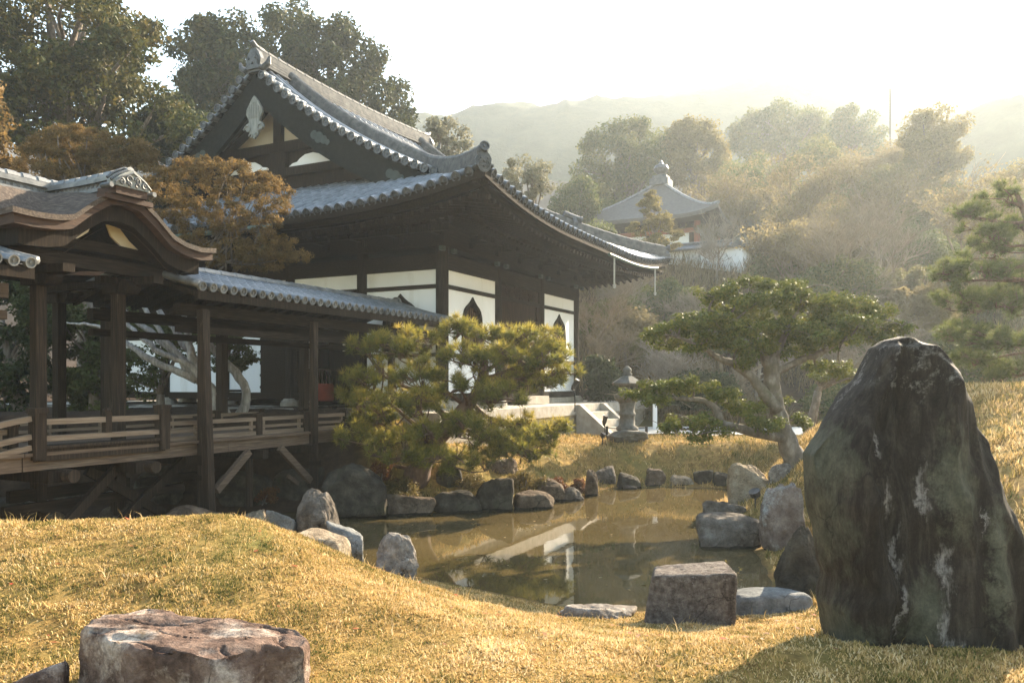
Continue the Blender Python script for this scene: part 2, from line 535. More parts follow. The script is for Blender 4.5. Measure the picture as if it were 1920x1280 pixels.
# ------------------------------------------------------------------ distant hills
def hill_mesh(X0, X1, Y0, Y1, sky, seed, step=2.2, bump=2.2):
    sky = np.array(sky, float)
    nx = int((X1 - X0) / step); ny = int((Y1 - Y0) / step)
    x = np.linspace(X0, X1, nx); y = np.linspace(Y0, Y1 * 1.15, ny)
    X, Y = np.meshgrid(x, y)
    px = 960 + F * X / Y1
    zc = CZ + (HZ - np.interp(px, sky[:, 0], sky[:, 1])) / F * Y1 - bump * .8
    t = sstep(Y0, Y1, Y)
    Z = zc * t * (1 - .35 * sstep(Y1, Y1 * 1.15, Y)) - 1.0
    P = np.stack([X.ravel(), Y.ravel(), np.zeros(X.size)], 1)
    b = 1 - np.abs(vnoise(P / 7.0, seed)); b2 = 1 - np.abs(vnoise(P / 3.3, seed + 1))
    Z = Z + (bump * (b - .4) + bump * .5 * (b2 - .4) + 2.5 * fbm(P / 30, 2, seed + 4)).reshape(X.shape) * sstep(0, .15, t)
    return MB().grid(np.stack([X, Y, Z], -1))
M['hill'] = surf('wooded_hillside', [(.3, (.020, .030, .016)), (.55, (.038, .050, .026)), (.8, (.065, .070, .036))], .25, (1, 1, 1), 1, .6, 1.2, detail=8, spec=.1, bdist=.6)
structure('hill', hill_mesh(-60, 190, 95, 175, [(300, 260), (700, 250), (830, 215), (900, 197), (1000, 188), (1100, 185), (1180, 189), (1240, 183), (1320, 172), (1380, 148), (1450, 128), (1500, 122), (1600, 134), (1680, 158), (1780, 180), (2100, 190), (2600, 230)], 11, 1.6), M['hill'], smooth=True)
structure('hill', hill_mesh(45, 140, 62, 112, [(1400, 420), (1560, 350), (1660, 270), (1720, 215), (1780, 182), (1850, 154), (1920, 138), (2050, 112), (2300, 100)], 31, 1.3, 1.8), M['hill'], smooth=True)

# ------------------------------------------------------------------ rocks
def ico(sub):
    bm = bmesh.new()
    bmesh.ops.create_icosphere(bm, subdivisions=sub, radius=1)
    V = np.array([v.co[:] for v in bm.verts]); T = np.array([[v.index for v in f.verts] for f in bm.faces])
    bm.free()
    return V / np.linalg.norm(V, axis=1)[:, None], T
ICO = {s: ico(s) for s in (4, 5, 6)}

def rock_points(seed, half, boxy=.5, p=14, rough=.05, sub=5, extra=9, tilt=.2, taper=0.0):
    D, T = ICO[sub]
    rg = np.random.default_rng(seed)
    N, d = [], []
    for ax in range(3):
        for s in (-1, 1):
            n = np.zeros(3); n[ax] = s
            n = n + rg.normal(0, tilt, 3); n /= np.linalg.norm(n)
            N.append(n); d.append(1 - .12 * (1 - boxy) * rg.random())
    for i in range(extra + int(14 * max(0, .45 - boxy))):
        n = rg.normal(0, 1, 3); n /= np.linalg.norm(n)
        N.append(n); d.append(.62 + .62 * boxy + .2 * rg.random())
    N = np.array(N); d = np.array(d)
    r = (np.maximum(D @ N.T / d, 0) ** p).sum(1) ** (-1 / p)
    P = D * r[:, None]
    P = P + D * (rough * 1.2 * fbm(P * 1.6 + seed, 3, seed) + rough * .55 * (1 - 2.2 * np.abs(vnoise(P * 3.1 + seed, seed + 3))) + rough * .5 * fbm(P * 7 + seed, 3, seed + 7))[:, None]
    lo, hi = P.min(0), P.max(0)
    P = (P - (lo + hi) / 2) / ((hi - lo) / 2)
    if taper:
        P[:, :2] *= (1 - taper * np.clip(P[:, 2:3] * .5 + .5, 0, 1) ** 1.5)
    return P * np.array(half), T

def rmat(name, dark, mid, light, over=None, over2=None, scale=5, rough=.9, bump=1.0):
    return surf(name, [(.30, dark), (.48, mid), (.68, light)], scale, (1, 1, 1), rough, bump, scale * 2.6, over=over, over2=over2, spec=.12, bdist=.06, detail=10)

def weather(m, cell=2.3, width=.018, wet=True):
    """hairline cracks in a rock, and a dark wet band at the waterline"""
    nt = m.node_tree
    b = nt.nodes['Principled BSDF']
    col = b.inputs['Base Color'].links[0].from_socket
    v = coords(nt)
    wv = node(nt, 'ShaderNodeVectorMath', operation='ADD')
    nz = node(nt, 'ShaderNodeTexNoise'); nz.inputs['Scale'].default_value = 3.0; nz.inputs['Detail'].default_value = 5
    nt.links.new(v, nz.inputs['Vector'])
    sc = node(nt, 'ShaderNodeVectorMath', operation='SCALE'); sc.inputs['Scale'].default_value = .55
    nt.links.new(nz.outputs['Color'], sc.inputs[0]); nt.links.new(v, wv.inputs[0]); nt.links.new(sc.outputs[0], wv.inputs[1])
    vo = node(nt, 'ShaderNodeTexVoronoi', feature='DISTANCE_TO_EDGE'); vo.inputs['Scale'].default_value = cell
    nt.links.new(wv.outputs[0], vo.inputs['Vector'])
    r = ramp_node(nt, [(0, (.75, .75, .75)), (width, (0, 0, 0))])
    nt.links.new(vo.outputs['Distance'], r.inputs[0])
    gate = ramp_node(nt, [(.45, (0, 0, 0)), (.6, (1, 1, 1))])
    nt.links.new(noise(nt, v, 1.7, 4, .6), gate.inputs[0])
    cr = mixc(nt, 1.0, r.outputs['Color'], gate.outputs['Color'], 'MULTIPLY')
    col = mixc(nt, cr, col, (.012, .010, .008))
    fine = ramp_node(nt, [(.35, (.62, .62, .62)), (.65, (1.25, 1.22, 1.18))])
    nt.links.new(noise(nt, v, 48, 8, .8), fine.inputs[0])
    col = mixc(nt, .8, col, fine.outputs['Color'], 'MULTIPLY')
    if wet:
        ge = node(nt, 'ShaderNodeNewGeometry'); sp = node(nt, 'ShaderNodeSeparateXYZ')
        nt.links.new(ge.outputs['Position'], sp.inputs[0])
        ad = node(nt, 'ShaderNodeMath', operation='MULTIPLY_ADD'); ad.inputs[1].default_value = .10
        nt.links.new(nz.outputs['Fac'], ad.inputs[0]); ad.inputs[2].default_value = -.02
        lt = node(nt, 'ShaderNodeMath', operation='LESS_THAN')
        nt.links.new(sp.outputs['Z'], lt.inputs[0]); nt.links.new(ad.outputs[0], lt.inputs[1])
        col = mixc(nt, lt.outputs[0], col, (.018, .015, .010))
    nt.links.new(col, b.inputs['Base Color'])
    return m
RK = {
    'granite': rmat('grey_granite', (.11, .09, .075), (.24, .21, .18), (.40, .36, .31), over=((.075, .055, .04), .56, .72, 3, (1, 1, 1)), over2=((.46, .45, .42), .6, .7, 14, (1, 1, 1)), scale=9),
    'brown': rmat('brown_rock', (.05, .035, .024), (.125, .09, .062), (.23, .18, .13), over=((.035, .026, .018), .55, .75, 2.5, (1, 1, .4)), over2=((.36, .34, .30), .66, .76, 5, (1, 1, 1))),
    'lichen': rmat('lichened_rock', (.05, .04, .032), (.125, .105, .085), (.25, .22, .185), over=((.045, .032, .022), .52, .66, 2.2, (1, 1, 1)), over2=((.42, .39, .35), .66, .74, 4, (1, 1, 1))),
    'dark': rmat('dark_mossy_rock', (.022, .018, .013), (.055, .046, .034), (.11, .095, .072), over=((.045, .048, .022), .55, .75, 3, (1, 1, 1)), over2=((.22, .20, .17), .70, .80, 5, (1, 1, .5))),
    'tan': rmat('tan_rock', (.16, .12, .08), (.29, .23, .16), (.42, .36, .27), over=((.10, .075, .05), .56, .72, 2.5, (1, 1, .6)), scale=6),
    'pink': rmat('pinkish_rock', (.085, .062, .05), (.18, .135, .11), (.30, .25, .21), over=((.33, .33, .31), .52, .66, 3, (1, 1, 1)), over2=((.08, .06, .05), .62, .74, 5, (1, 1, .5))),
    'blue': rmat('blue_grey_rock', (.10, .105, .105), (.18, .185, .18), (.30, .30, .29), over=((.07, .065, .06), .58, .74, 3, (1, 1, 1))),
    'speckled': rmat('speckled_brown_granite', (.085, .07, .06), (.185, .155, .135), (.31, .275, .245), over=((.045, .034, .03), .58, .70, 3, (1.5, 1.5, .3)), over2=((.30, .27, .25), .60, .66, 40, (1, 1, 1)), scale=22),
    'red': rmat('red_veined_rock', (.04, .026, .02), (.17, .11, .085), (.34, .24, .185), over=((.58, .48, .40), .48, .62, 3, (1, 1, 1)), over2=((.30, .17, .045), .60, .72, 3.4, (1, 1, 1)), scale=7),
}

for k_ in RK: weather(RK[k_])

def stone(name, label, x0, x1, yt, yb, z=0.0, kind='brown', seed=1, dr=.8, boxy=.5, rough=.05, sub=5, sink=.25, yaw=0.0, p=14, group=None, Y=None, tilt=.2, cat='rock', extra=9, taper=0.0):
    if Y is None and z is None:
        for Y in np.arange(11.5, 19, .05):
            if H1(((x0 + x1) / 2 - 960) / F * Y, Y) >= CZ - (yb - HZ) / F * Y: break
        z = CZ - (yb - HZ) / F * Y
    elif Y is None:
        Y = (CZ - z) * F / (yb - HZ)
    else:
        z = CZ - (yb - HZ) / F * Y
    hw = (x1 - x0) / 2 / F * Y
    hd = hw * dr
    Yc = Y + hd * .8
    zt = CZ - (yt - HZ) / F * Yc
    zb = z - sink
    cx = ((x0 + x1) / 2 - 960) / F * Yc
    P, T = rock_points(seed, (hw * Yc / Y, hd, (zt - zb) / 2), boxy, p, rough, sub, extra, tilt, taper)
    c, s = math.cos(yaw), math.sin(yaw)
    if yaw:
        P = np.stack([P[:, 0] * c - P[:, 1] * s, P[:, 0] * s + P[:, 1] * c, P[:, 2]], 1)
    loc = (cx, Yc, z)
    P = P + np.array((cx, Yc, (zt + zb) / 2))
    return single(name, label, cat, MB().add(P, tris=T), RK[kind], loc, group, smooth=True)

def loft_rock(name, label, outline, ztop, zbot, flare, rough, mat, seed, cat='rock', tilt=(0, 0)):
    """a flat topped rock: its top outline carried down to the ground, roughened"""
    o = np.array(outline, float)
    L = np.concatenate([[0], np.cumsum(np.linalg.norm(np.diff(np.vstack([o, o[:1]]), axis=0), axis=1))])
    n = 220
    t = np.arange(n) / n * L[-1]
    oc = np.vstack([o, o[:1]])
    ring = np.stack([np.interp(t, L, oc[:, 0]), np.interp(t, L, oc[:, 1])], 1)
    c = ring.mean(0)
    rows = []
    for s in np.linspace(0, 1, 36):
        sc = 1 + flare * s - .030 * max(0, 1 - s / .06) ** 2
        rows.append(np.concatenate([c + (ring - c) * sc, np.full((n, 1), ztop + (zbot - ztop) * s)], 1))
    for s in np.linspace(.965, .02, 30):
        rows.insert(0, np.concatenate([c + (ring - c) * s, np.full((n, 1), ztop + .006)], 1))
    P = np.array(rows); q = P.reshape(-1, 3)
    q[:, 2] += (q[:, 0] - c[0]) * tilt[0] + (q[:, 1] - c[1]) * tilt[1]
    side = np.repeat(np.concatenate([np.full(30, .12), np.linspace(.3, 1, 36)]), n)
    d = np.concatenate([q[:, :2] - c, np.zeros((len(q), 1))], 1); d /= np.linalg.norm(d, axis=1)[:, None] + 1e-6
    f = rough * (fbm(q * 5 + seed, 4, seed) + 1.2 * (.5 - np.abs(vnoise(q * np.array((9, 9, 5)) + seed, seed + 5))))
    q += d * (f * side)[:, None]
    top = 1 - np.clip((side - .12) / .25, 0, 1)
    q[:, 2] += top * (.35 * rough * fbm(q * np.array((4, 9, 0)) + seed, 4, seed + 9) - .35 * rough * (np.abs(vnoise(q * np.array((5, 11, 0)), seed + 2)) < .05))
    mb = MB().grid(np.concatenate([P, P[:, :1]], 1), flip=True)
    return single(name, label, cat, mb, mat, (c[0], c[1], zbot), smooth=True)

def red_slab():
    z = .80
    # the top dips towards the viewer
    px = [(150, 1180), (205, 1196), (260, 1210), (350, 1217), (400, 1224), (443, 1220), (493, 1206), (540, 1203), (570, 1204), (578, 1192), (560, 1179), (500, 1172), (430, 1166), (380, 1167), (330, 1162), (300, 1153), (270, 1151), (235, 1158), (190, 1160)]
    o = [((a - 960) / F * ((CZ - z) * F / (b - HZ)), (CZ - z) * F / (b - HZ)) for a, b in px]
    loft_rock('rock', 'red veined flat topped rock in the foreground grass', o, z, .36, .05, .05, RK['red'], 61, tilt=(-.01, .10))

G_FAR = 'stones edging the far bank of the pond'
G_NEAR = 'stones along the near shore'
G_FOOT = 'foot stones under the bridge'
stone('boulder', 'rounded pale grey boulder in the grass at the near water edge', 696, 792, 997, 1078, Y=8.0, kind='granite', seed=3, dr=.95, boxy=.0, rough=.07, sub=6, p=5, taper=.38, group=G_NEAR)
stone('boulder', 'tall brown lichened boulder standing at the foot of the bridge', 542, 642, 916, 1000, Y=9.2, kind='lichen', seed=8, dr=.95, boxy=.0, rough=.06, sub=6, p=5, taper=.5, group=G_NEAR)
stone('rock', 'low square topped rock half buried in grass before the tall lichened boulder', 548, 655, 994, 1044, Y=8.0, kind='tan', seed=12, dr=.8, boxy=.9, rough=.03, group=G_NEAR)
stone('rock', 'small blue grey rock tucked behind the square topped rock', 610, 684, 976, 1020, Y=8.9, kind='blue', seed=14, dr=.8, boxy=.8, rough=.05, group=G_NEAR)
stone('rock', 'pale slanting slab left of the tall lichened boulder', 500, 556, 955, 1000, Y=9.3, kind='blue', seed=17, dr=.5, boxy=.6, rough=.04, group=G_NEAR)
stone('rock', 'pale flat rock with rippled top at the water left of the speckled block', 1040, 1200, 1130, 1164, Y=6.75, kind='granite', seed=21, dr=.5, boxy=.6, rough=.08, group=G_NEAR)
stone('stone_block', 'speckled brown granite block with flat top at the near water edge', 1203, 1373, 1060, 1158, Y=6.5, kind='speckled', seed=27, dr=.6, boxy=.95, rough=.025, sub=6, p=22, tilt=.13, group=G_NEAR, cat='stone block', extra=3)
stone('stone_slab', 'pale grey flat slab lying in the grass right of the speckled block', 1368, 1520, 1106, 1150, Y=6.9, kind='blue', seed=31, dr=.6, boxy=.8, rough=.03, tilt=.12, sink=.2, group=G_NEAR, cat='stone slab')
stone('rock', 'dark leaning rock at the water against the giant standing stone', 1450, 1560, 985, 1112, Y=7.3, kind='dark', seed=36, dr=.8, boxy=.2, rough=.08, sub=6, p=10, taper=.5, group=G_NEAR)
stone('boulder', 'tall pinkish mottled boulder on the right shore', 1418, 1516, 902, 1042, Y=9.5, kind='pink', seed=41, dr=.85, boxy=.0, rough=.08, sub=6, p=6, taper=.25, group=G_NEAR)
stone('stone_slab', 'round flat topped mossy stone jutting into the pond', 1306, 1426, 964, 1028, z=0.0, kind='lichen', seed=44, dr=.85, boxy=.40, rough=.035, sub=6, p=9, tilt=.06, group=G_NEAR, cat='stone slab')
stone('rock', 'low ridged rock behind the round flat topped stone', 1310, 1400, 934, 976, z=0.02, kind='lichen', seed=47, dr=.7, boxy=.4, rough=.12, group=G_NEAR)
stone('boulder', 'tan boulder with squarish top behind the black spotlight', 1362, 1448, 866, 962, Y=12.4, kind='tan', seed=52, dr=.8, boxy=.5, rough=.06, sub=6, p=10, taper=.15, group=G_NEAR)
stone('rock', 'small grey rock at the root of the leaning broadleaf trunk', 1444, 1492, 868, 892, Y=12.2, kind='granite', seed=55, dr=.7, group=G_NEAR)
# foreground slab and its little neighbour
red_slab()
stone('rock', 'small dark red rock at the bottom beside the flat red rock', 22, 128, 1244, 1330, Y=3.8, kind='red', seed=67, dr=.7, boxy=.4, rough=.07)
# far bank
far = [
    ('boulder', 'big dark boulder under the bridge end beside the pine', 604, 728, 868, 972, 'dark', 71, .6, .3, .0),
    ('stone_block', 'squared mossy block at the waterline below the pine', 722, 818, 925, 966, 'brown', 73, .5, .95, .0),
    ('rock', 'sloping dark rock at the waterline right of the squared mossy block', 808, 906, 918, 962, 'dark', 75, .6, .4, .0),
    ('stone_block', 'tall upright dark block with a bright split edge on the far bank', 886, 964, 894, 958, 'dark', 77, .8, .8, .0),
    ('stone_block', 'long flat topped block stepping into the water below the red bush', 955, 1040, 920, 955, 'brown', 79, .8, .9, .0),
    ('rock', 'grey rock below the reddish bush', 1006, 1062, 896, 940, 'brown', 81, .8, .6, .0),
    ('rock', 'small rough rocks lump with white streak at the waterline', 1048, 1098, 912, 940, 'lichen', 83, .8, .3, .0),
    ('rock', 'small upright rock right of the reddish bush', 1096, 1122, 880, 930, 'brown', 85, .8, .4, .0),
    ('rock', 'pale topped grey rock in the grass right of the reddish bush', 1110, 1158, 873, 908, 'lichen', 87, .8, .7, None),
    ('rock', 'low dark rock in the pond wall left of the pointed rock', 1156, 1202, 886, 916, 'dark', 89, .8, .5, .0),
    ('rock', 'tiny flat rock lying in the water by the far bank', 1168, 1196, 909, 918, 'lichen', 91, .8, .5, .0),
    ('rock', 'pointed grey rock in the pond wall below the lawn', 1204, 1250, 878, 913, 'brown', 93, .8, .2, .0),
    ('stone_block', 'long low block in the pond wall with grass over its top', 1248, 1304, 890, 912, 'tan', 95, .5, .95, .0),
    ('rock', 'dark rock at the shaded end of the pond wall', 1300, 1340, 880, 912, 'dark', 97, .8, .5, .0),
    ('rock', 'last dark rock of the pond wall left of the tan boulder', 1336, 1372, 884, 914, 'dark', 99, .8, .5, .0),
    ('rock', 'dark sloping rock under the lowest pine branch', 808, 872, 872, 915, 'dark', 101, .9, .2, None),
    ('rock', 'rounded rock half hidden in the pine behind the upright dark block', 900, 972, 858, 888, 'brown', 103, .9, .2, None),
]
for nm, lb, x0, x1, yt, yb, k, sd, dr, bx, z in far:
    stone(nm, lb, x0, x1, yt, yb, z=z, kind=k, seed=sd, dr=dr, boxy=bx, rough=.055, group=G_FAR, p=12, cat='stone block' if 'block' in nm else 'rock')
foot = [
    ('rock', 'rough rock under the leftmost bridge support', 56, 128, 958, 995, 'tan', 111, 10.2),
    ('rock', 'small pale rock right of the rock under the leftmost support', 126, 160, 974, 995, 'lichen', 112, 9.9),
    ('stone_block', 'squared grey stone carrying the second bridge support', 188, 272, 944, 990, 'lichen', 113, 10.6),
    ('rock', 'reddish jagged rock at the foot of the leaning bridge prop', 302, 412, 948, 992, 'brown', 114, 10.0),
    ('stone_block', 'tan squared stone under the slim round bridge post', 448, 498, 955, 992, 'tan', 115, 11.5),
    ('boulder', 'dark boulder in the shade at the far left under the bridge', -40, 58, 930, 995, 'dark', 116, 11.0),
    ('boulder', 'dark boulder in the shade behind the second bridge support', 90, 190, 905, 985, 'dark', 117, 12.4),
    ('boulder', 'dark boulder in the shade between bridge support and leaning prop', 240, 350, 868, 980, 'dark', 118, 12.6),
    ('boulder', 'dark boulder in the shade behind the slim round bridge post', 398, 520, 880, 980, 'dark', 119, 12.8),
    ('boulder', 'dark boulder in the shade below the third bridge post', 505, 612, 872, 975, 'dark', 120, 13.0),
]
for nm, lb, x0, x1, yt, yb, k, sd, Y in foot:
    stone(nm, lb, x0, x1, yt, yb, Y=Y, kind=k, seed=sd, dr=.7, boxy=.7 if 'block' in nm else .35, rough=.06, group=G_FOOT, p=12, sink=.4, cat='stone block' if 'block' in nm else 'rock')

# ------------------------------------------------------------------ the giant standing stone
def giant_mat():
    m, nt, b = new_mat('black_streaked_green_stone')
    def math_(op, a, b_=None, clamp=False):
        n_ = node(nt, 'ShaderNodeMath', operation=op, use_clamp=clamp)
        for i_, v_ in enumerate((a, b_)):
            if v_ is None: continue
            if isinstance(v_, (int, float)): n_.inputs[i_].default_value = v_
            else: nt.links.new(v_, n_.inputs[i_])
        return n_.outputs[0]
    v = coords(nt)
    tc = node(nt, 'ShaderNodeTexCoord')
    sep = node(nt, 'ShaderNodeSeparateXYZ')
    nt.links.new(tc.outputs['Object'], sep.inputs[0])
    # positions wander with a noise so that every patch has a ragged edge
    wob = math_('MULTIPLY', math_('SUBTRACT', noise(nt, v, 6, 6, .7), .5), .28)
    X = math_('ADD', sep.outputs['X'], wob)
    Z = math_('ADD', sep.outputs['Z'], math_('MULTIPLY', wob, 1.2))
    def ell(cx, cz, rx, rz):
        a = math_('DIVIDE', math_('SUBTRACT', X, cx), rx)
        c = math_('DIVIDE', math_('SUBTRACT', Z, cz), rz)
        return math_('SUBTRACT', 1, math_('SQRT', math_('ADD', math_('MULTIPLY', a, a), math_('MULTIPLY', c, c))))
    def union(lst):
        r = ell(*lst[0])
        for e in lst[1:]: r = math_('MAXIMUM', r, ell(*e))
        return r
    r = ramp_node(nt, [(.30, (.013, .010, .008)), (.5, (.036, .028, .021)), (.68, (.085, .070, .055)), (.85, (.17, .145, .118))])
    nt.links.new(noise(nt, coords(nt, (3, 3, .6)), 5, 9, .75, .5), r.inputs[0])
    g = ramp_node(nt, [(.25, (.045, .047, .033)), (.5, (.105, .105, .074)), (.75, (.185, .18, .132)), (.9, (.28, .27, .21))])
    nt.links.new(noise(nt, coords(nt, (1.3, 1.3, .8)), 8, 9, .75), g.inputs[0])
    gm = math_('ADD', union([(-.74, .62, .26, .62), (-.66, 1.15, .22, .35), (.06, 1.02, .17, .42), (-.15, .24, .15, .30), (-.60, .05, .26, .3), (.30, .55, .10, .5)]), math_('MULTIPLY', math_('SUBTRACT', noise(nt, coords(nt, (2, 2, 1)), 6, 10, .82), .5), 2.4))
    rg_ = ramp_node(nt, [(.12, (0, 0, 0)), (.60, (.9, .9, .9))])
    nt.links.new(gm, rg_.inputs[0])
    col = mixc(nt, rg_.outputs['Color'], r.outputs['Color'], g.outputs['Color'])
    wm_ = union([(-.12, .95, .032, .17), (-.02, .50, .055, .20), (-.035, .18, .05, .17), (-.37, 1.22, .022, .10), (-.315, .92, .034, .13), (-.285, .62, .03, .14), (-.30, .28, .026, .2), (.03, .05, .08, .1), (.22, .8, .015, .12)])
    wm_ = math_('ADD', wm_, math_('MULTIPLY', math_('SUBTRACT', noise(nt, coords(nt, (16, 16, 3)), 2.6, 10, .85), .5), 4.2))
    rs = ramp_node(nt, [(.10, (0, 0, 0)), (.95, (.8, .8, .8))])
    nt.links.new(wm_, rs.inputs[0])
    col = mixc(nt, rs.outputs['Color'], col, (.36, .33, .305))
    zz = node(nt, 'ShaderNodeMapRange'); zz.inputs[1].default_value = .9; zz.inputs[2].default_value = 1.85
    zz.inputs[3].default_value = 0; zz.inputs[4].default_value = .22
    nt.links.new(sep.outputs['Z'], zz.inputs[0])
    rl = ramp_node(nt, [(.72, (0, 0, 0)), (.84, (.7, .7, .7))])
    nt.links.new(math_('ADD', zz.outputs[0], noise(nt, v, 6, 8, .78)), rl.inputs[0])
    col = mixc(nt, rl.outputs['Color'], col, (.29, .27, .25))
    nt.links.new(col, b.inputs['Base Color'])
    b.inputs['Roughness'].default_value = .72
    b.inputs['Specular IOR Level'].default_value = .12
    bn = node(nt, 'ShaderNodeBump'); bn.inputs['Strength'].default_value = 1.0; bn.inputs['Distance'].default_value = .05
    nt.links.new(noise(nt, coords(nt, (1.6, 1.6, .8)), 9, 10, .75), bn.inputs['Height'])
    nt.links.new(bn.outputs['Normal'], b.inputs['Normal'])
    return m

def giant():
    Yg = 5.0
    L = [(1560, 1250), (1545, 1190), (1532, 1120), (1545, 1075), (1528, 1010), (1512, 935), (1507, 850), (1545, 790), (1588, 728), (1608, 706), (1634, 652), (1650, 638), (1672, 632)]
    R = [(1912, 1250), (1920, 1180), (1924, 1120), (1914, 1050), (1898, 990), (1874, 900), (1846, 820), (1808, 738), (1776, 678), (1752, 650), (1738, 640), (1716, 634), (1700, 632)]
    L = np.array(L, float); R = np.array(R, float)
    rows = np.concatenate([np.linspace(1250, 700, 70), np.linspace(694, 634, 26)])
    lx = np.interp(-rows, -L[:, 1], L[:, 0]); rx = np.interp(-rows, -R[:, 1], R[:, 0])
    z = CZ - (rows - HZ) / F * Yg
    Ye = Yg - .75 * (.46 - .30 * np.linspace(0, 1, len(rows)) ** 1.3)
    x0 = (lx + 2 - 960) / F * Yg; x1 = (rx - 960) / F * (Yg * .7 + Ye * .3)
    n = 150
    a = np.arange(n) / n * 2 * PI
    ca, sa = np.cos(a), np.sin(a)
    e = .52
    ux = np.sign(ca) * np.abs(ca) ** e; uy = np.sign(sa) * np.abs(sa) ** e
    tt = np.linspace(0, 1, len(rows))
    dep = .46 - .30 * tt ** 1.3
    dep[-8:] *= np.linspace(1, .35, 8)
    P = np.zeros((len(rows), n, 3))
    P[..., 0] = ((x0 + x1) / 2)[:, None] + ((x1 - x0) / 2)[:, None] * ux[None]
    P[..., 1] = Yg + .1 * tt[:, None] + dep[:, None] * uy[None]
    P[..., 2] = z[:, None]
    q = P.reshape(-1, 3)
    s = np.stack([q[:, 0] * 2.2, q[:, 1] * 2.2, q[:, 2] * .75], 1)
    ridge = .12 * fbm(s, 3, 71) + .09 * (1 - 2 * np.abs(vnoise(s * np.array((1.7, 1.7, 1.0)), 77))) + .045 * (1 - 2 * np.abs(vnoise(s * np.array((4.2, 4.2, 2.6)), 79))) + .018 * fbm(q * 9, 3, 81)
    ridge -= .05 * np.exp(-((q[:, 0] - 1.93 - .05 * np.sin(q[:, 2] * 7)) / .012) ** 2) * (q[:, 2] < 1.25) * (q[:, 2] > .5)
    # broken planes: the front is the foremost of a few tilted faces
    fx, fz, fr = q[:, 0] - 2.45, q[:, 2] - 1.1, np.tile(uy, len(rows)) < .2
    fac = np.maximum.reduce([4.60 + .03 * fx + .10 * fz, 4.52 - .62 * (fx + .22), 4.50 + .55 * (fx - .14) + .05 * fz, 4.55 + .34 * (fz - .1) - .12 * fx, 4.47 - .30 * (fx + .1) - .26 * fz, 4.53 + .28 * fx + .30 * (fz - .1), 4.56 - .9 * (fx + .42) + .35 * fz])
    q[:, 1] = np.where(fr, np.maximum(q[:, 1], fac), q[:, 1])
    ridge = ridge * .75
    # broad front facets: a proud left cheek, a hollow middle, a slanting right plane
    xr = (q[:, 0] - np.repeat((x0 + x1) / 2, n)) / np.repeat((x1 - x0) / 2 + .01, n)
    front = np.clip(-np.tile(uy, len(rows)), 0, 1)
    facet = np.interp(xr, [-1, -.62, -.56, -.1, .05, .3, 1], [.0, .05, -.02, -.03, .02, .03, .0])
    q[:, 1] -= (ridge + facet) * (.35 + .65 * np.abs(np.tile(uy, len(rows))))
    q[:, 0] += (.018 * fbm(q * np.array((5, 5, 4)), 3, 85) + .02 * (1 - 2 * np.abs(vnoise(q * np.array((2, 2, 3.3)), 87)))) * np.repeat(1 - .6 * tt, n)
    q[:, 0] -= .03 * xr * np.repeat(.3 + .9 * tt, n)
    mb = MB().add(q)
    i = np.arange(len(rows) - 1)[:, None] * n; j = np.arange(n)[None]; k = (j + 1) % n
    mb.f4.append(np.stack([i + j, i + k, i + n + k, i + n + j], -1).reshape(-1, 4)); mb.tone4.append(np.full((len(rows) - 1) * n, .5))
    top = q[-n:].mean(0) + np.array((0, 0, .012))
    b = mb.n; mb.add([top])
    mb.f3.append(np.stack([np.arange(n) + b - n, (np.arange(n) + 1) % n + b - n, np.full(n, b)], -1)); mb.tone3.append(np.full(n, .5))
    single('standing_stone', 'giant dark streaked standing stone in the right foreground', 'standing stone', mb, weather(giant_mat(), 1.5, .012, False), (2.5, Yg, .42), smooth=True)
giant()

# ------------------------------------------------------------------ dry grass
def blades(xy, length, width, rng, lean=.9, tones=None):
    """bent blades, five points each, standing on the ground at xy"""
    n = len(xy)
    z = H(xy[:, 0], xy[:, 1]) - .004
    az = rng.random(n) * 2 * PI
    ln = length * (.5 + rng.random(n))
    le = lean * (.35 + .9 * rng.random(n))
    dx, dy = np.cos(az), np.sin(az)
    wa = az + PI / 2 + rng.normal(0, .5, n)
    wx, wy = np.cos(wa) * width, np.sin(wa) * width
    base = np.stack([xy[:, 0], xy[:, 1], z], 1)
    mid = base + np.stack([dx * np.sin(le * .6) * ln * .55, dy * np.sin(le * .6) * ln * .55, np.cos(le * .6) * ln * .55], 1)
    tip = mid + np.stack([dx * np.sin(le * 1.25) * ln * .5, dy * np.sin(le * 1.25) * ln * .5, np.cos(le * 1.25) * ln * .5], 1)
    w = np.stack([wx, wy, np.zeros(n)], 1)
    V = np.stack([base - w, base + w, mid + w * .8, mid - w * .8, tip], 1).reshape(-1, 3)
    o = np.arange(n)[:, None] * 5
    Q = o + np.array([[0, 1, 2, 3]]); T = o + np.array([[3, 2, 4]])
    return V, Q, T

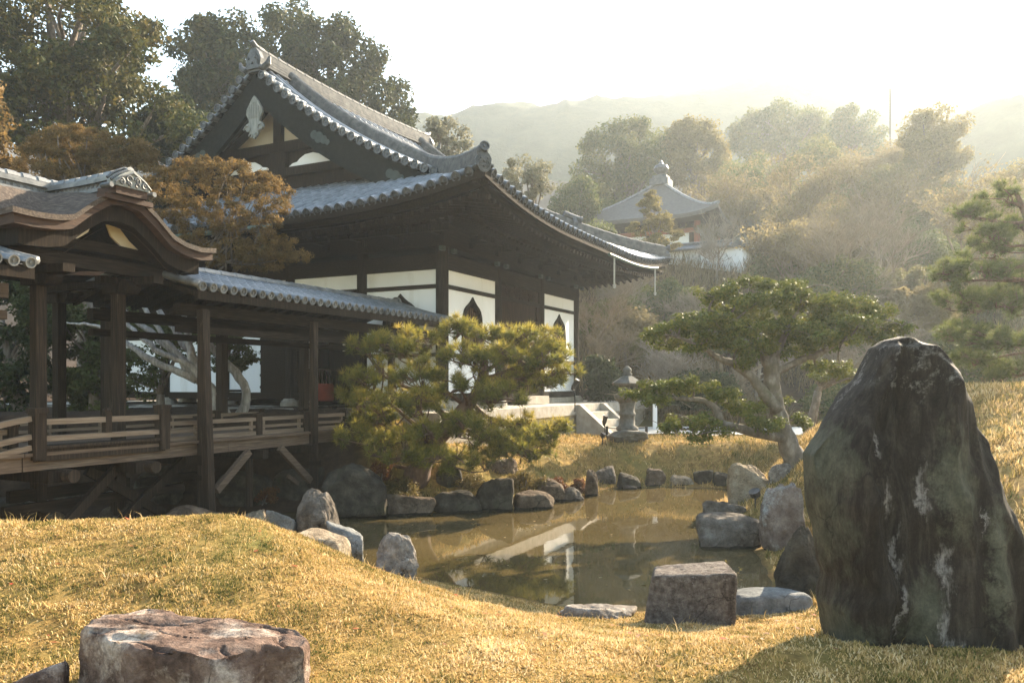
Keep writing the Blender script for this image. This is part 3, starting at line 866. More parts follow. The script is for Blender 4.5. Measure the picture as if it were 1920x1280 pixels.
def turf(name, label, region, tufts, per, spread, length, width, seed, mat, keep=None):
    rng = np.random.default_rng(seed)
    x0, x1, y0, y1 = region
    c = np.stack([rng.uniform(x0, x1, tufts), rng.uniform(y0, y1, tufts)], 1)
    ok = pond_dist(c[:, 0], c[:, 1]) > np.where(c[:, 1] > 11.5, .0, .12)
    if keep is not None:
        ok &= keep(c[:, 0], c[:, 1])
    P3 = np.stack([c[:, 0], c[:, 1], np.zeros(len(c))], 1)
    ok &= fbm(P3 * 3.2, 2, seed + 21) > -.95 + .3 * rng.random(len(c))
    c = c[ok]
    P3 = np.stack([c[:, 0], c[:, 1], np.zeros(len(c))], 1)
    tn = .52 + .22 * fbm(P3 * .9, 3, seed) + .26 * vnoise(P3 * 5.5, seed + 31) + rng.normal(0, .12, len(c))
    sz = 1 + .35 * vnoise(P3 * 2.5, seed + 3)
    xy = np.repeat(c, per, 0) + rng.normal(0, spread, (len(c) * per, 2))
    V, Q, T = blades(xy, length * np.repeat(sz, per), width, rng)
    tone = np.clip(np.repeat(tn, per) + rng.normal(0, .2, len(xy)), 0, 1)
    mb = MB().add(V, quads=Q, tris=T, tq=tone, tt=tone)
    o = mb.build(name, mat, (0, 0, 0), False, True)
    tag(o, label, 'grass', None, 'stuff')
    return o
M['straw'] = leafm('dry_straw_grass', [(.075, .085, .022), (.22, .175, .05), (.45, .305, .115), (.62, .42, .185), (.74, .57, .32)], trans=.27, gloss=.05, rough=.85)
def wedge(x, y):
    return np.abs(x) < .85 * y + 1.2
turf('grass', 'short dry straw coloured grass on the foreground mound', (-7.2, 4.6, 3.2, 9.0), 56000, 8, .022, .023, .0038, 5, M['straw'], wedge)
turf('grass', 'scattered longer straw blades standing out of the foreground mound', (-6.2, 3.4, 3.4, 7.4), 700, 4, .03, .075, .0024, 15, M['straw'], wedge)
turf('grass', 'dry lawn on the far bank below the terrace', (-2.6, 8.5, 12.5, 19.3), 9000, 5, .03, .075, .006, 6, M['straw'], lambda x, y: wedge(x, y) & (y > 12.3) & ((x > -2.2)))
turf('grass', 'dry grass on the mound behind the giant stone', (2.4, 15.0, 3.4, 17.5), 30000, 5, .03, .07, .0055, 7, M['straw'], lambda x, y: wedge(x, y) & (x > .28 * y) & (y > 5.2 - 2.2 * (x > 4.3)))

def undergrowth():
    """matted stems, dead leaves and low scrub over the slope behind the garden"""
    rng = np.random.default_rng(19)
    n = 70000
    Y = 22.9 + 27 * rng.random(n) ** 1.3
    X = rng.uniform(-.12, .78, n) * Y
    P3 = np.stack([X, Y, np.zeros(n)], 1)
    dens = fbm(P3 * .35, 3, 91)
    ok = (dens > -.55 + .3 * rng.random(n)) & ~((Y < 24.5) & (dens < .1))
    X, Y, dens = X[ok], Y[ok], dens[ok]; n = len(X)
    xy = np.stack([X, Y], 1)
    V, Q, T = blades(xy, .55 + .25 * np.clip(dens, -1, 1), .016, rng, lean=.8)
    tone = np.clip(.45 + .45 * fbm(np.stack([X, Y, X * 0], 1) * .25, 3, 95) + rng.normal(0, .18, n), 0, 1)
    mb = MB().add(V, quads=Q, tris=T, tq=tone, tt=tone)
    o = mb.build('undergrowth', leafm('winter_scrub', [(.07, .072, .028), (.13, .105, .046), (.21, .155, .078), (.30, .23, .13)], trans=.45, gloss=.05), (0, 0, 0), False, True)
    tag(o, 'brown winter undergrowth covering the slope behind the garden', 'undergrowth', None, 'stuff')
undergrowth()

def litter(name, label, n, region, z_of, size, cols, seed, keep):
    """scattered fallen leaves lying nearly flat"""
    rng = np.random.default_rng(seed)
    x = rng.uniform(region[0], region[1], n); y = rng.uniform(region[2], region[3], n)
    ok = keep(x, y); x, y = x[ok], y[ok]; n = len(x)
    z = z_of(x, y)
    a = rng.uniform(0, 2 * PI, n); L = size * (.6 + .8 * rng.random(n))
    t = np.stack([np.cos(a), np.sin(a), rng.normal(0, .12, n)], 1) * L[:, None]; b = np.stack([-np.sin(a), np.cos(a), rng.normal(0, .12, n)], 1) * L[:, None] * .5
    p = np.stack([x, y, z], 1)
    V = np.stack([p - t, p + b, p + t, p - b], 1).reshape(-1, 3)
    o = MB().add(V, np.arange(n * 4).reshape(-1, 4), tq=rng.random(n)).build(name, leafm(name + '_leaf', cols, trans=.15), (0, 0, 0), False, True)
    tag(o, label, 'fallen leaves', None, 'stuff')
litter('fallen_leaves', 'scattered brown and red leaves fallen on the grass', 260, (-5, 4.5, 3.4, 8.5), lambda x, y: H(x, y) + .026, .022, [(.16, .07, .03), (.26, .13, .05), (.30, .05, .025)], 61, lambda x, y: wedge(x, y) & (pond_dist(x, y) > .2))
litter('floating_leaves', 'tiny pale leaves floating on the pond', 170, (-4, 4.4, 7.4, 15.6), lambda x, y: np.full(len(x), .004), .022, [(.30, .22, .10), (.20, .13, .06), (.40, .34, .22)], 62, lambda x, y: pond_dist(x, y) < -.15)

# ------------------------------------------------------------------ tiled slopes
def tiled_slope(pan, ribs, caps, pt, lo, hi, dmax, spacing, r, course=.28, step=.022, ncol=60, rib_end=None, cap_dir=None, n=6, cap_r=None):
    """pan: flat tiles; ribs: rows of round tiles; caps: their round eave ends. pt(a, d) -> point; a runs along the eave, d up the slope; lo(d), hi(d) bound a"""
    k = int(math.ceil(dmax / course))
    rows = []
    for i in range(k):
        for dd, dz in ((i * course, step), (min((i + 1) * course, dmax) - .002, 0.0)):
            s = np.linspace(lo(dd), hi(dd), ncol)
            rows.append([pt(a, dd) + np.array((0, 0, dz)) for a in s])
    pan.grid(np.array(rows))
    a0, a1 = lo(0), hi(0)
    m = int(round((a1 - a0) / spacing))
    th = np.linspace(-.25, PI + .25, n + 1)
    for i in range(m + 1):
        a = a0 + .06 + (a1 - a0 - .12) * i / m
        de = rib_end(a)
        if de < .1:
            continue
        kk = max(1, int(round(de / course)))
        pts, rad = [], []
        for j in range(kk):
            d0, d1 = de * j / kk, de * (j + 1) / kk
            pts += [pt(a, d0), pt(a, d1 - .012)]
            rad += [r * 1.06, r * .90]
        pts = np.array(pts) + np.array((0, 0, .02)); rad = np.array(rad)
        side = pt(a + .02, .3) - pt(a - .02, .3); side[2] = 0; side /= np.linalg.norm(side)
        t = np.gradient(pts, axis=0); t /= np.linalg.norm(t, axis=1)[:, None]
        up = np.cross(side[None], t); up *= np.sign(up[:, 2:3])
        P = pts[:, None] + rad[:, None, None] * (np.cos(th)[None, :, None] * side[None, None] + 1.35 * np.sin(th)[None, :, None] * up[:, None])
        ribs.grid(P, flip=True)
        if caps is not None:
            round_cap(caps, pts[0] + up[0] * .01, t[0] * -1, cap_r or r * 1.18)

def round_cap(mb, c, d, r, depth=.05, n=14):
    """a round eave tile end: rim, sunk face and a boss"""
    d = np.array(d, float); d /= np.linalg.norm(d)
    u = np.array((0, 0, 1.0)); u = u - d * (u @ d); u /= np.linalg.norm(u)
    s = np.cross(d, u)
    ang = np.arange(n) * 2 * PI / n
    ring = np.cos(ang)[:, None] * s + np.sin(ang)[:, None] * u
    V = np.concatenate([c - d * depth + ring * r, c + d * .012 + ring * r, c + d * .012 + ring * r * .74, c - d * .008 + ring * r * .70, c - d * .008 + ring * r * .30, c + d * .006 + ring * r * .2])
    i = np.arange(5)[:, None] * n; j = np.arange(n)[None]; k = (j + 1) % n
    b = mb.n
    mb.add(V, np.stack([i + j, i + k, i + n + k, i + n + j], -1).reshape(-1, 4)[:, ::-1])
    mb.fn.append([b + 5 * n + a for a in range(n)])

def ridge_run(mb, pts, w, h, layers=4, top_r=.08):
    """stacked ridge tiles: a pile of thin courses, each a little proud, and a round tile along the top"""
    for i in range(layers):
        ww = w * (1 - .10 * i) / 2
        z0, z1 = h * i / layers, h * (i + .72) / layers
        mb.sweep(pts, [(-ww, z0), (ww, z0), (ww, z1), (-ww, z1)])
        z2 = h * (i + 1) / layers
        mb.sweep(pts, [(-ww * .86, z1), (ww * .86, z1), (ww * .86, z2), (-ww * .86, z2)])
    p = np.asarray(pts, float) + np.array((0, 0, h + top_r * .3))
    # round tiles with a step at each joint
    L = np.concatenate([[0], np.cumsum(np.linalg.norm(np.diff(p, axis=0), axis=1))])
    kk = max(1, int(L[-1] / .32))
    q, rr = [], []
    for j in range(kk):
        for s, f in ((L[-1] * j / kk, 1.05), (L[-1] * (j + 1) / kk - .012, .93)):
            q.append([np.interp(s, L, p[:, c]) for c in range(3)]); rr.append(top_r * f)
    mb.tube(q, rr, 8)

def demon_tile(mb, c, d, w, h):
    """an ornamental ridge end: shouldered plate, brow, cheeks and a boss, facing along d"""
    d = np.array(d, float); d[2] = 0; d /= np.linalg.norm(d)
    s = np.array((-d[1], d[0], 0)); u = np.array((0, 0, 1.0))
    out = [(-.5, 0), (.5, 0), (.62, .12), (.46, .30), (.50, .55), (.36, .80), (.16, 1.0), (-.16, 1.0), (-.36, .80), (-.50, .55), (-.46, .30), (-.62, .12)]
    mb.prism([c + s * a * w + u * b * h - d * .06 for a, b in out], d * .12)
    mb.prism([c + s * a * w * .7 + u * (b * .7 + .1) * h + d * .06 for a, b in out], d * .05)
    for a, b, r in ((-.22, .55, .10), (.22, .55, .10), (0, .36, .12), (-.48, .12, .12), (.48, .12, .12)):
        mb.tube([c + s * a * w + u * b * h + d * .05, c + s * a * w + u * b * h + d * .14], [r * w, r * w * .6], 8)

# ------------------------------------------------------------------ the temple hall (own frame: x along the right front, y along the left side)
ROT = math.atan2(.896, .444)
BX = np.array((.444, .896)); AX = np.array((-.896, .444))
HALL = np.array((-1.465, 17.0))
HW, HL, OV = 7.4, 10.2, 2.2
X0, X1, Y0, Y1 = -OV, HW + OV, -OV, HL + OV
XR = -.15                                       # where the gable's verge stands
_zp = np.polyfit([0, 1.4, 2.76, 5.0, 6.3, 7.3], [5.30, 5.93, 6.58, 7.76, 8.62, 9.48], 3)
def zp(d):
    return np.polyval(_zp, d)
def lift(c, d):
    return .46 * max(0, 1 - c / 4.6) ** 2.4 * max(0, 1 - d / 3.3)
def pt_front(a, d):
    return np.array((a, Y0 + d, zp(d) + lift(min(a - X0, X1 - a), d)))
def pt_back(a, d):
    return np.array((a, Y1 - d, zp(d) + lift(min(a - X0, X1 - a), d)))
def pt_left(a, d):
    return np.array((X0 + d, a, zp(d) + lift(min(a - Y0, Y1 - a), d)))
def pt_right(a, d):
    return np.array((X1 - d, a, zp(d) + lift(min(a - Y0, Y1 - a), d)))
DR = XR - X0
GW = .75                                        # gable wall plane
hall = thing('temple_hall', 'big dark timber temple hall with grey tiled hip and gable roof', 'temple', (HALL[0], HALL[1], 1.5), ROT)

roof_pan, roof_rib = MB(), MB()
side_caps = [MB() for _ in range(4)]
f_lo = lambda d: X0 + min(d, DR); f_hi = lambda d: X1 - min(d, DR)
def f_end(a):
    c = min(a - X0, X1 - a)
    return 7.15 if c > DR + .02 else c - .12
s_lo = lambda d: Y0 + d; s_hi = lambda d: Y1 - d
def s_end(a):
    return min(min(a - Y0, Y1 - a) - .12, GW - X0 - .05)
tiled_slope(roof_pan, roof_rib, side_caps[0], pt_front, f_lo, f_hi, 7.3, .262, .082, rib_end=f_end)
tiled_slope(roof_pan, roof_rib, side_caps[1], pt_back, f_lo, f_hi, 7.3, .262, .082, rib_end=f_end)
tiled_slope(roof_pan, roof_rib, side_caps[2], pt_left, s_lo, s_hi, GW - X0 - .02, .262, .082, rib_end=s_end)
tiled_slope(roof_pan, roof_rib, side_caps[3], pt_right, s_lo, s_hi, GW - X0 - .02, .262, .082, rib_end=s_end)
roof = part('roof', roof_pan, M['tile_pan'], hall)
part('tile_ribs', roof_rib, M['tile'], roof, smooth=True)
for m_ in side_caps:
    part('eave_tile_edging', m_, M['tile_dark'], roof)

# ridges
rm = MB()
zr = zp(7.3) - .05
xm = np.linspace(XR + .10, HW - XR - .10, 21)
main = np.stack([xm, np.full(21, HL / 2), zr + .12 * ((xm - HW / 2) / (HW / 2)) ** 2], 1)
ridge_run(rm, main, .40, .36, 5, .09)
part('main_ridge', rm, M['tile_ridge'], roof)
for sy in (0, 1):
    for sx in (0, 1):
        pts = []
        f = (pt_front, pt_back)[sy]
        xk = XR + .95
        for d in np.linspace(7.0, xk - X0, 18):
            a = xk if sx == 0 else HW - xk
            pts.append(f(a, d))
        for d in np.linspace(xk - X0 - .12, .12, 18):
            a = X0 + d if sx == 0 else X1 - d
            pts.append(f(a, d))
        hm = MB()
        pts = np.array(pts) + np.array((0, 0, .03))
        ridge_run(hm, pts, .30, .30, 4, .085)
        hr = part('hip_ridge', hm, M['tile_ridge'], roof)
        om = MB()
        e, d = pts[-1], pts[-1] - pts[-4]
        demon_tile(om, e + np.array((0, 0, -.03)) + d / np.linalg.norm(d) * .05, d, .29, .30)
        dd = d / np.linalg.norm(d)
        q = e + np.array((0, 0, .29))
        om.tube([q - dd * .25 + np.array((0, 0, -.04)), q, q + dd * .15 + np.array((0, 0, .06))], [.07, .07, .07], 10)
        round_cap(om, q + dd * .16 + np.array((0, 0, .065)), dd + np.array((0, 0, .3)), .09)
        round_cap(om, e + dd * .16 + np.array((0, 0, .02)), dd, .12)
        part('ridge_end_tile', om, M['tile_dark'], roof)
        # where the steep ridge gives way to the corner ridge stands another
        i = 22 if sx else 19
        om = MB()
        if sx:
            d = pts[i] - pts[i - 3]
            demon_tile(om, pts[i] + np.array((0, 0, .08)), d, .36, .42)
            dd = d / np.linalg.norm(d)
            om.tube([pts[i] - dd * .3 + np.array((0, 0, .47)), pts[i] + dd * .25 + np.array((0, 0, .47))], [.1, .1], 10)
            round_cap(om, pts[i] + dd * .26 + np.array((0, 0, .47)), dd, .12)
            part('ridge_end_tile', om, M['tile_dark'], roof)
for sx in (0, 1):
    om = MB()
    e = main[0] if sx == 0 else main[-1]
    d = np.array((-1.0 if sx == 0 else 1.0, 0, 0))
    demon_tile(om, e + np.array((0, 0, -.18)) + d * .05, d, .46, .56)
    om.tube([e + np.array((0, 0, .40)) - d * .2, e + np.array((0, 0, .43)) + d * .05, e + np.array((0, 0, .53)) + d * .16], [.08, .075, .055], 10)
    for s in (-1, 1):
        om.tube([e + np.array((0, s * .28, -.1)) + d * .05, e + np.array((0, s * .42, -.02)) + d * .06, e + np.array((0, s * .46, .12)) + d * .06], [.08, .07, .03], 8)
    part('ridge_end_tile', om, M['tile_dark'], roof)
# verges: short round tiles lying across the gable's edge, and a smooth row beside them
for sx in (0, 1):
    sgn = -1 if sx == 0 else 1
    xe = XR if sx == 0 else HW - XR
    for f in (pt_front, pt_back):
        vm = MB(); vc = MB()
        row = []
        ds = np.arange(2.25, 7.15, .235)
        for d in ds:
            p = f(xe, d); 
            vm.tube([p + np.array((-sgn * .30, 0, .06)), p + np.array((-sgn * .02, 0, .05)), p + np.array((sgn * .10, 0, .04))], [.075, .085, .085], 10)
            round_cap(vc, p + np.array((sgn * .11, 0, .04)), (sgn, 0, 0), .10)
        for k, (off, r) in enumerate(((.36, .09), (.60, .085))):
            q = np.array([f(xe - sgn * off, d) for d in np.linspace(2.45, 7.15, 30)]) + np.array((0, 0, .075))
            vm.tube(q, r, 10)
        part('verge_tiles', vm, M['tile'], roof, smooth=True)
        part('verge_tile_edging', vc, M['tile_dark'], roof)

# eaves: fascia, soffit, rafters
def zs(d):
    return 4.98 + .27 * d
sm, rf = MB(), MB()
for f, A0, A1 in ((pt_front, X0, X1), (pt_back, X0, X1), (pt_left, Y0, Y1), (pt_right, Y0, Y1)):
    fm = MB(); a = np.linspace(A0 + .04, A1 - .04, 50)
    e = np.array([f(x, .04) for x in a]) + np.array((0, 0, -.06))
    fm.sweep(e, [(-.03, -.08), (.03, -.08), (.03, .06), (-.03, .06)])
    part('eave_fascia', fm, M['wood_dark_x'], hall); fm = MB()
    e2 = np.array([f(x, .22) for x in a]) + np.array((0, 0, -.24))
    fm.sweep(e2, [(-.05, -.06), (.05, -.06), (.05, .08), (-.05, .08)])
    part('eave_batten', fm, M['wood_dark_x'], hall); fm = MB()
    e3 = np.array([f(np.clip(x, A0 + 1.0, A1 - 1.0), 1.0) for x in a]) + np.array((0, 0, -.62))
    fm.sweep(e3[3:-3], [(-.06, -.08), (.06, -.08), (.06, .06), (-.06, .06)])
    part('eave_batten', fm, M['wood_dark_x'], hall)
    rows = []
    for d in (.12, .6, 1.0, 1.5, 2.35):
        rows.append([f(x, d) * np.array((1, 1, 0)) + np.array((0, 0, zs(d) + lift(min(x - A0, A1 - x), d))) for x in np.linspace(A0 + d, A1 - d, 50)])
    sm.grid(np.array(rows), flip=True)
    m = int((A1 - A0 - .3) / .20)
    for i in range(m + 1):
        x = A0 + .15 + (A1 - A0 - .3) * i / m
        c = min(x - A0, A1 - x)
        dm = min(2.2, c)
        if dm < .3: continue
        def q(d):
            p = f(x, d); return np.array((p[0], p[1], zs(d) + lift(c, d) - .05))
        if dm > 1.0:
            rf.beam(q(.10), q(1.05), .075, .085)
            rf.beam(q(.95) - np.array((0, 0, .12)), q(dm) - np.array((0, 0, .10)), .08, .10)
        else:
            rf.beam(q(.10), q(dm), .075, .085)
part('soffit', sm, M['wood_dark'], hall)
part('rafter_lattice', rf, M['wood_dark'], hall)

# gable fronts
def gable(sx):
    sgn = -1 if sx == 0 else 1
    xw = GW if sx == 0 else HW - GW
    xv = (XR + .10) if sx == 0 else HW - XR - .10
    g = MB()
    ys = np.linspace(HL / 2 - 3.9, HL / 2 + 3.9, 41)
    top = [(xw, y, zp(HL / 2 + OV - abs(y - HL / 2)) - .12) for y in ys]
    base = 6.75
    outl = [(xw, ys[-1], base), (xw, ys[0], base)] + [p for p in top if p[2] > base]
    g.prism(outl, (-sgn * .12, 0, 0))
    gp = part('gable', g, M['wood_dark'], hall)
    # white fields
    yc = HL / 2
    for s in (-1, 1):
        tri = [(yc + s * .16, 7.93), (yc + s * 1.40, 7.93), (yc + s * 1.02, 8.14), (yc + s * .16, 8.86)]
        part('gable_panel', MB().prism([(xw + sgn * .004, y, z) for y, z in tri], (sgn * .03, 0, 0)), M['plaster_cream'], gp)
        low = [(yc + s * .30, 7.30), (yc + s * 1.62, 7.30), (yc + s * 1.50, 7.40), (yc + s * 1.36, 7.43), (yc + s * 1.26, 7.50), (yc + s * 1.05, 7.56), (yc + s * .80, 7.54), (yc + s * .64, 7.46), (yc + s * .56, 7.39), (yc + s * .42, 7.37)]
        part('gable_panel', MB().prism([(xw + sgn * .004, y, z) for y, z in low], (sgn * .03, 0, 0)), M['plaster'], gp)
    b = MB()
    x_a, x_b = sorted((xw, xw + sgn * .14))
    b.box(x_a, x_b, yc - 2.1, yc + 2.1, 7.66, 7.90)
    b.box(x_a, x_b, yc - 3.0, yc + 3.0, 7.06, 7.26)
    x_a, x_b = sorted((xw + sgn * .002, xw + sgn * .12))
    b.box(x_a, x_b, yc - .12, yc + .12, 7.905, 9.2)
    b.box(x_a, x_b, yc - .26, yc + .26, 7.265, 7.655)
    part('gable_beam', b, M['wood_dark'], gp)
    # bargeboards
    for s in (-1, 1):
        bb = MB()
        d = np.linspace(7.28, 2.1, 26)
        up_ = np.array([(xv, yc + s * (HL / 2 + OV - q), zp(q) - .06) for q in d])
        hgt = np.linspace(.62, .46, 26) + .10 * np.sin(np.linspace(0, PI, 26))
        lo_ = up_ - np.array((0, 0, 1.0)) * hgt[:, None] * 1.12
        for x_, fl in ((0, s * sgn > 0), (-sgn * .10, s * sgn < 0)):
            o = np.array((x_, 0, 0))
            bb.grid(np.stack([up_ + o, lo_ + o], 1), flip=fl)
        o = np.array((-sgn * .10, 0, 0))
        bb.grid(np.stack([lo_, lo_ + o], 1)); bb.grid(np.stack([up_, up_ + o], 1))
        bb.grid(np.stack([np.stack([up_[-1], lo_[-1]]), np.stack([up_[-1] + o, lo_[-1] + o])]))
        part('bargeboard', bb, M['bargeboard'], gp)
        # green metal cloud plates on the boards
        for i in (9, 19):
            c = (up_[i] + lo_[i]) / 2 + np.array((sgn * .012, 0, 0))
            pm = MB()
            for k, (a_, z_, r) in enumerate(((0, 0, .13), (.14, -.07, .10), (-.14, .08, .10), (.25, -.14, .07))):
                cc = c + np.array((0, s * a_, z_))
                pm.tube([cc, cc + np.array((sgn * .02, 0, 0))], r, 12)
            part('metal_plate', pm, M['verdigris'], gp)
    # the hanging gable ornament
    om = MB()
    xo = xv + sgn * .03
    zt = zp(7.28) - .75
    half = [(a * .86, b * .92) for a, b in [(0, .12), (.10, .02), (.27, -.22), (.29, -.34), (.20, -.48), (.19, -.56), (.30, -.60), (.33, -.70), (.27, -.78), (.17, -.74), (.16, -.84), (.08, -.92), (0, -1.0)]]
    pts = [(xo, yc + a, zt + z) for a, z in half] + [(xo, yc - a, zt + z) for a, z in half[-2:0:-1]]
    om.prism(pts, (sgn * .06, 0, 0))
    for a in np.linspace(-.2, .2, 8):
        t_ = -.02 - abs(a) * .9
        om.beam((xo + sgn * .065, yc + a, zt + t_), (xo + sgn * .065, yc + a * .8, zt - .42), .022, .014, up=(1, 0, 0))
    for s in (-1, 1):
        th = np.linspace(0, 5.2, 16)
        r = np.linspace(.12, .035, 16)
        om.tube(np.stack([np.full(16, xo + sgn * .07), yc + s * (.19 + r * np.cos(th)), zt - .68 + r * np.sin(th)], 1), .018, 6)
        om.tube(np.stack([np.full(16, xo + sgn * .07), yc + s * (.08 + .6 * r * np.cos(th)), zt - .84 + .6 * r * np.sin(th)], 1), .016, 6)
    part('gable_ornament', om, M['carved'], gp)
M['bargeboard'] = surf('black_green_bargeboard', [(.3, (.007, .0085, .0075)), (.7, (.017, .020, .018))], 4, (3, 3, 3), .8, .2, 12, spec=.05)
M['verdigris'] = surf('dull_verdigris_plate', [(.3, (.016, .024, .021)), (.7, (.035, .05, .044))], 9, (1, 1, 1), .6)
gable(0); gable(1)

# walls: columns, beams, plaster, windows, doors
ZB = 1.62
def col_pos():
    out = []
    for i in range(4): out += [(HW * i / 3, 0), (HW * i / 3, HL)]
    for j in range(1, 5): out += [(0, HL * j / 5), (HW, HL * j / 5)]
    return out
for x, y in col_pos():
    cm = MB()
    cm.tube([(x, y, 1.66), (x, y, 4.86)], .135, 16)
    c_ = part('column', cm, M['wood_dark'], hall, smooth=False)
    bm_ = MB()
    bm_.tube([(x, y, 1.49), (x, y, 1.58), (x, y, 1.67)], [.26, .25, .17], 14)
    part('column_base', bm_, M['stone_wall'], c_)
# horizontal timbers round the building
bt = MB()
for z0, z1, w in ((4.42, 4.74, .09), (4.02, 4.10, .075), (1.64, 1.80, .08)):
    bt.box(-w, HW + w, -w, w, z0, z1); bt.box(-w, HW + w, HL - w, HL + w, z0, z1)
    bt.box(-w, w, w + .001, HL - w - .001, z0, z1); bt.box(HW - w, HW + w, w + .001, HL - w - .001, z0, z1)
bt.box(-.20, HW + .20, -.16, .16, 4.86, 4.98); bt.box(-.20, HW + .20, HL - .16, HL + .16, 4.86, 4.98)
bt.box(-.16, .16, .165, HL - .165, 4.86, 4.98); bt.box(HW - .16, HW + .16, .165, HL - .165, 4.86, 4.98)
part('wall_beam', bt, M['wood_dark_x'], hall)
# the plain boarded strip behind the brackets
bw = MB()
bw.box(-.03, HW + .03, -.03, .03, 4.98, 6.1); bw.box(-.03, HW + .03, HL - .03, HL + .03, 4.98, 6.1)
bw.box(-.03, .03, .035, HL - .035, 4.98, 6.1); bw.box(HW - .03, HW + .03, .035, HL - .035, 4.98, 6.1)
bw.box(.05, HW - .05, .05, HL - .05, 6.0, 6.08)
part('bracket_wall', bw, M['wood_dark_x'], hall)
# bracket sets
def bracket(mb, x, y, n):
    n = np.array((n[0], n[1], 0.0)); t = np.array((-n[1], n[0], 0.0)); c = np.array((x, y, 4.98))
    mb.beam(c, c + np.array((0, 0, .16)), .26, .26)
    for z, l in ((.20, .62), (.40, .98)):
        mb.beam(c + np.array((0, 0, z)) - n * .05, c + np.array((0, 0, z)) + n * l, .11, .14)
        mb.beam(c + np.array((0, 0, z)) - t * .48 + n * (l - .12), c + np.array((0, 0, z)) + t * .48 + n * (l - .12), .10, .13)
        for s in (-.42, 0, .42):
            p = c + np.array((0, 0, z + .07)) + t * s + n * (l - .12)
            mb.beam(p, p + np.array((0, 0, .10)), .16, .16)
for j in range(11):
    for (x, y, n) in ((0, HL * j / 10, (-1, 0)), (HW, HL * j / 10, (1, 0))):
        mbk = MB(); bracket(mbk, x, y, n); part('bracket', mbk, M['wood_dark'], hall)
for i in range(1, 6):
    for (x, y, n) in ((HW * i / 6, 0, (0, -1)), (HW * i / 6, HL, (0, 1))):
        mbk = MB(); bracket(mbk, x, y, n); part('bracket', mbk, M['wood_dark'], hall)
pl = MB()
pl.box(-.98, HW + .98, -.98, -.84, 5.42, 5.56); pl.box(-.98, HW + .98, HL + .84, HL + .98, 5.42, 5.56)
pl.box(-.98, -.84, -.83, HL + .83, 5.42, 5.56); pl.box(HW + .84, HW + .98, -.83, HL + .83, 5.42, 5.56)
part('eave_purlin', pl, M['wood_dark_x'], hall)
# pale painted ends of the tie beams
for i in range(4):
    x = HW * i / 3
    for a_ in (x - .30, x + .17):
        part('beam_nosing', MB().box(a_, a_ + .13, -.19, -.10, 4.76, 4.855), M['verdigris'], hall)

def wall_field(u0, u1, z0, z1, plane, t=.05, mat='plaster', hole=None):
    """a plaster field on a wall; plane = ('y', value, outward) or ('x', value, outward)"""
    ax, v, s = plane
    mb = MB()
    if hole is None:
        a, b = sorted((v - s * t, v + s * .03))
        if ax == 'y': mb.box(u0, u1, a, b, z0, z1)
        else: mb.box(a, b, u0, u1, z0, z1)
    else:
        # field with a cusped opening: strips left, right, above and below the outline
        mk = (lambda u, z, w: (u, v + s * w, z)) if ax == 'y' else (lambda u, z, w: (v + s * w, u, z))
        out = hole
        n = len(out)
        for w in (.03, -t):
            b = mb.n
            mb.add([mk(u, z, w) for u, z in out])
            ring = []
            uc, zc = (min(p[0] for p in out) + max(p[0] for p in out)) / 2, (min(p[1] for p in out) + max(p[1] for p in out)) / 2
            for u, z in out:
                du, dz = u - uc, z - zc
                k = min(((u1 - uc) if du > 0 else (u0 - uc)) / du if abs(du) > 1e-6 else 1e9, ((z1 - zc) if dz > 0 else (z0 - zc)) / dz if abs(dz) > 1e-6 else 1e9)
                ring.append((uc + du * k, zc + dz * k))
            mb.add([mk(u, z, w) for u, z in ring])
            mb.f4.append(np.array([(b + i, b + (i + 1) % n, b + n + (i + 1) % n, b + n + i) for i in range(n)])); mb.tone4.append(np.full(n, .5))
            # the corners the radial ring cuts off
            for cu, cz in ((u0, z0), (u1, z0), (u1, z1), (u0, z1)):
                i = min(range(n), key=lambda i: math.atan2(0, 1) if False else abs(math.atan2(ring[i][1] - zc, ring[i][0] - uc) - math.atan2(cz - zc, cu - uc)))
                for i in range(n):
                    p, q = ring[i], ring[(i + 1) % n]
                    on = lambda r: (abs(r[0] - u0) < 1e-5, abs(r[0] - u1) < 1e-5, abs(r[1] - z0) < 1e-5, abs(r[1] - z1) < 1e-5)
                    op, oq = on(p), on(q)
                    if not any(x and y for x, y in zip(op, oq)):
                        near = (abs(p[0] - cu) < 1e-5 or abs(p[1] - cz) < 1e-5) and (abs(q[0] - cu) < 1e-5 or abs(q[1] - cz) < 1e-5)
                        if near:
                            mb.poly([mk(*p, w), mk(cu, cz, w), mk(*q, w)])
    return part('wall_panel', mb, M[mat], hall)

M['lattice'] = surf('brown_lattice_timber', [(.3, (.06, .032, .02)), (.7, (.13, .075, .048))], 3, (10, 10, 1), .8, spec=.1)
def cusp(uc, z0, z1, w):
    """outline of a cusped (flame headed) window, anticlockwise from lower left"""
    h = z1 - z0
    half = [(1.0, 0), (1.0, .25), (.97, .5), (.90, .66), (.78, .76), (.60, .82), (.42, .86), (.24, .91), (.10, .96), (0, 1.0)]
    R = [(uc + a * w, z0 + b * h) for a, b in half]
    Lh = [(uc - a * w, z0 + b * h) for a, b in half[-2::-1]]
    return R + Lh

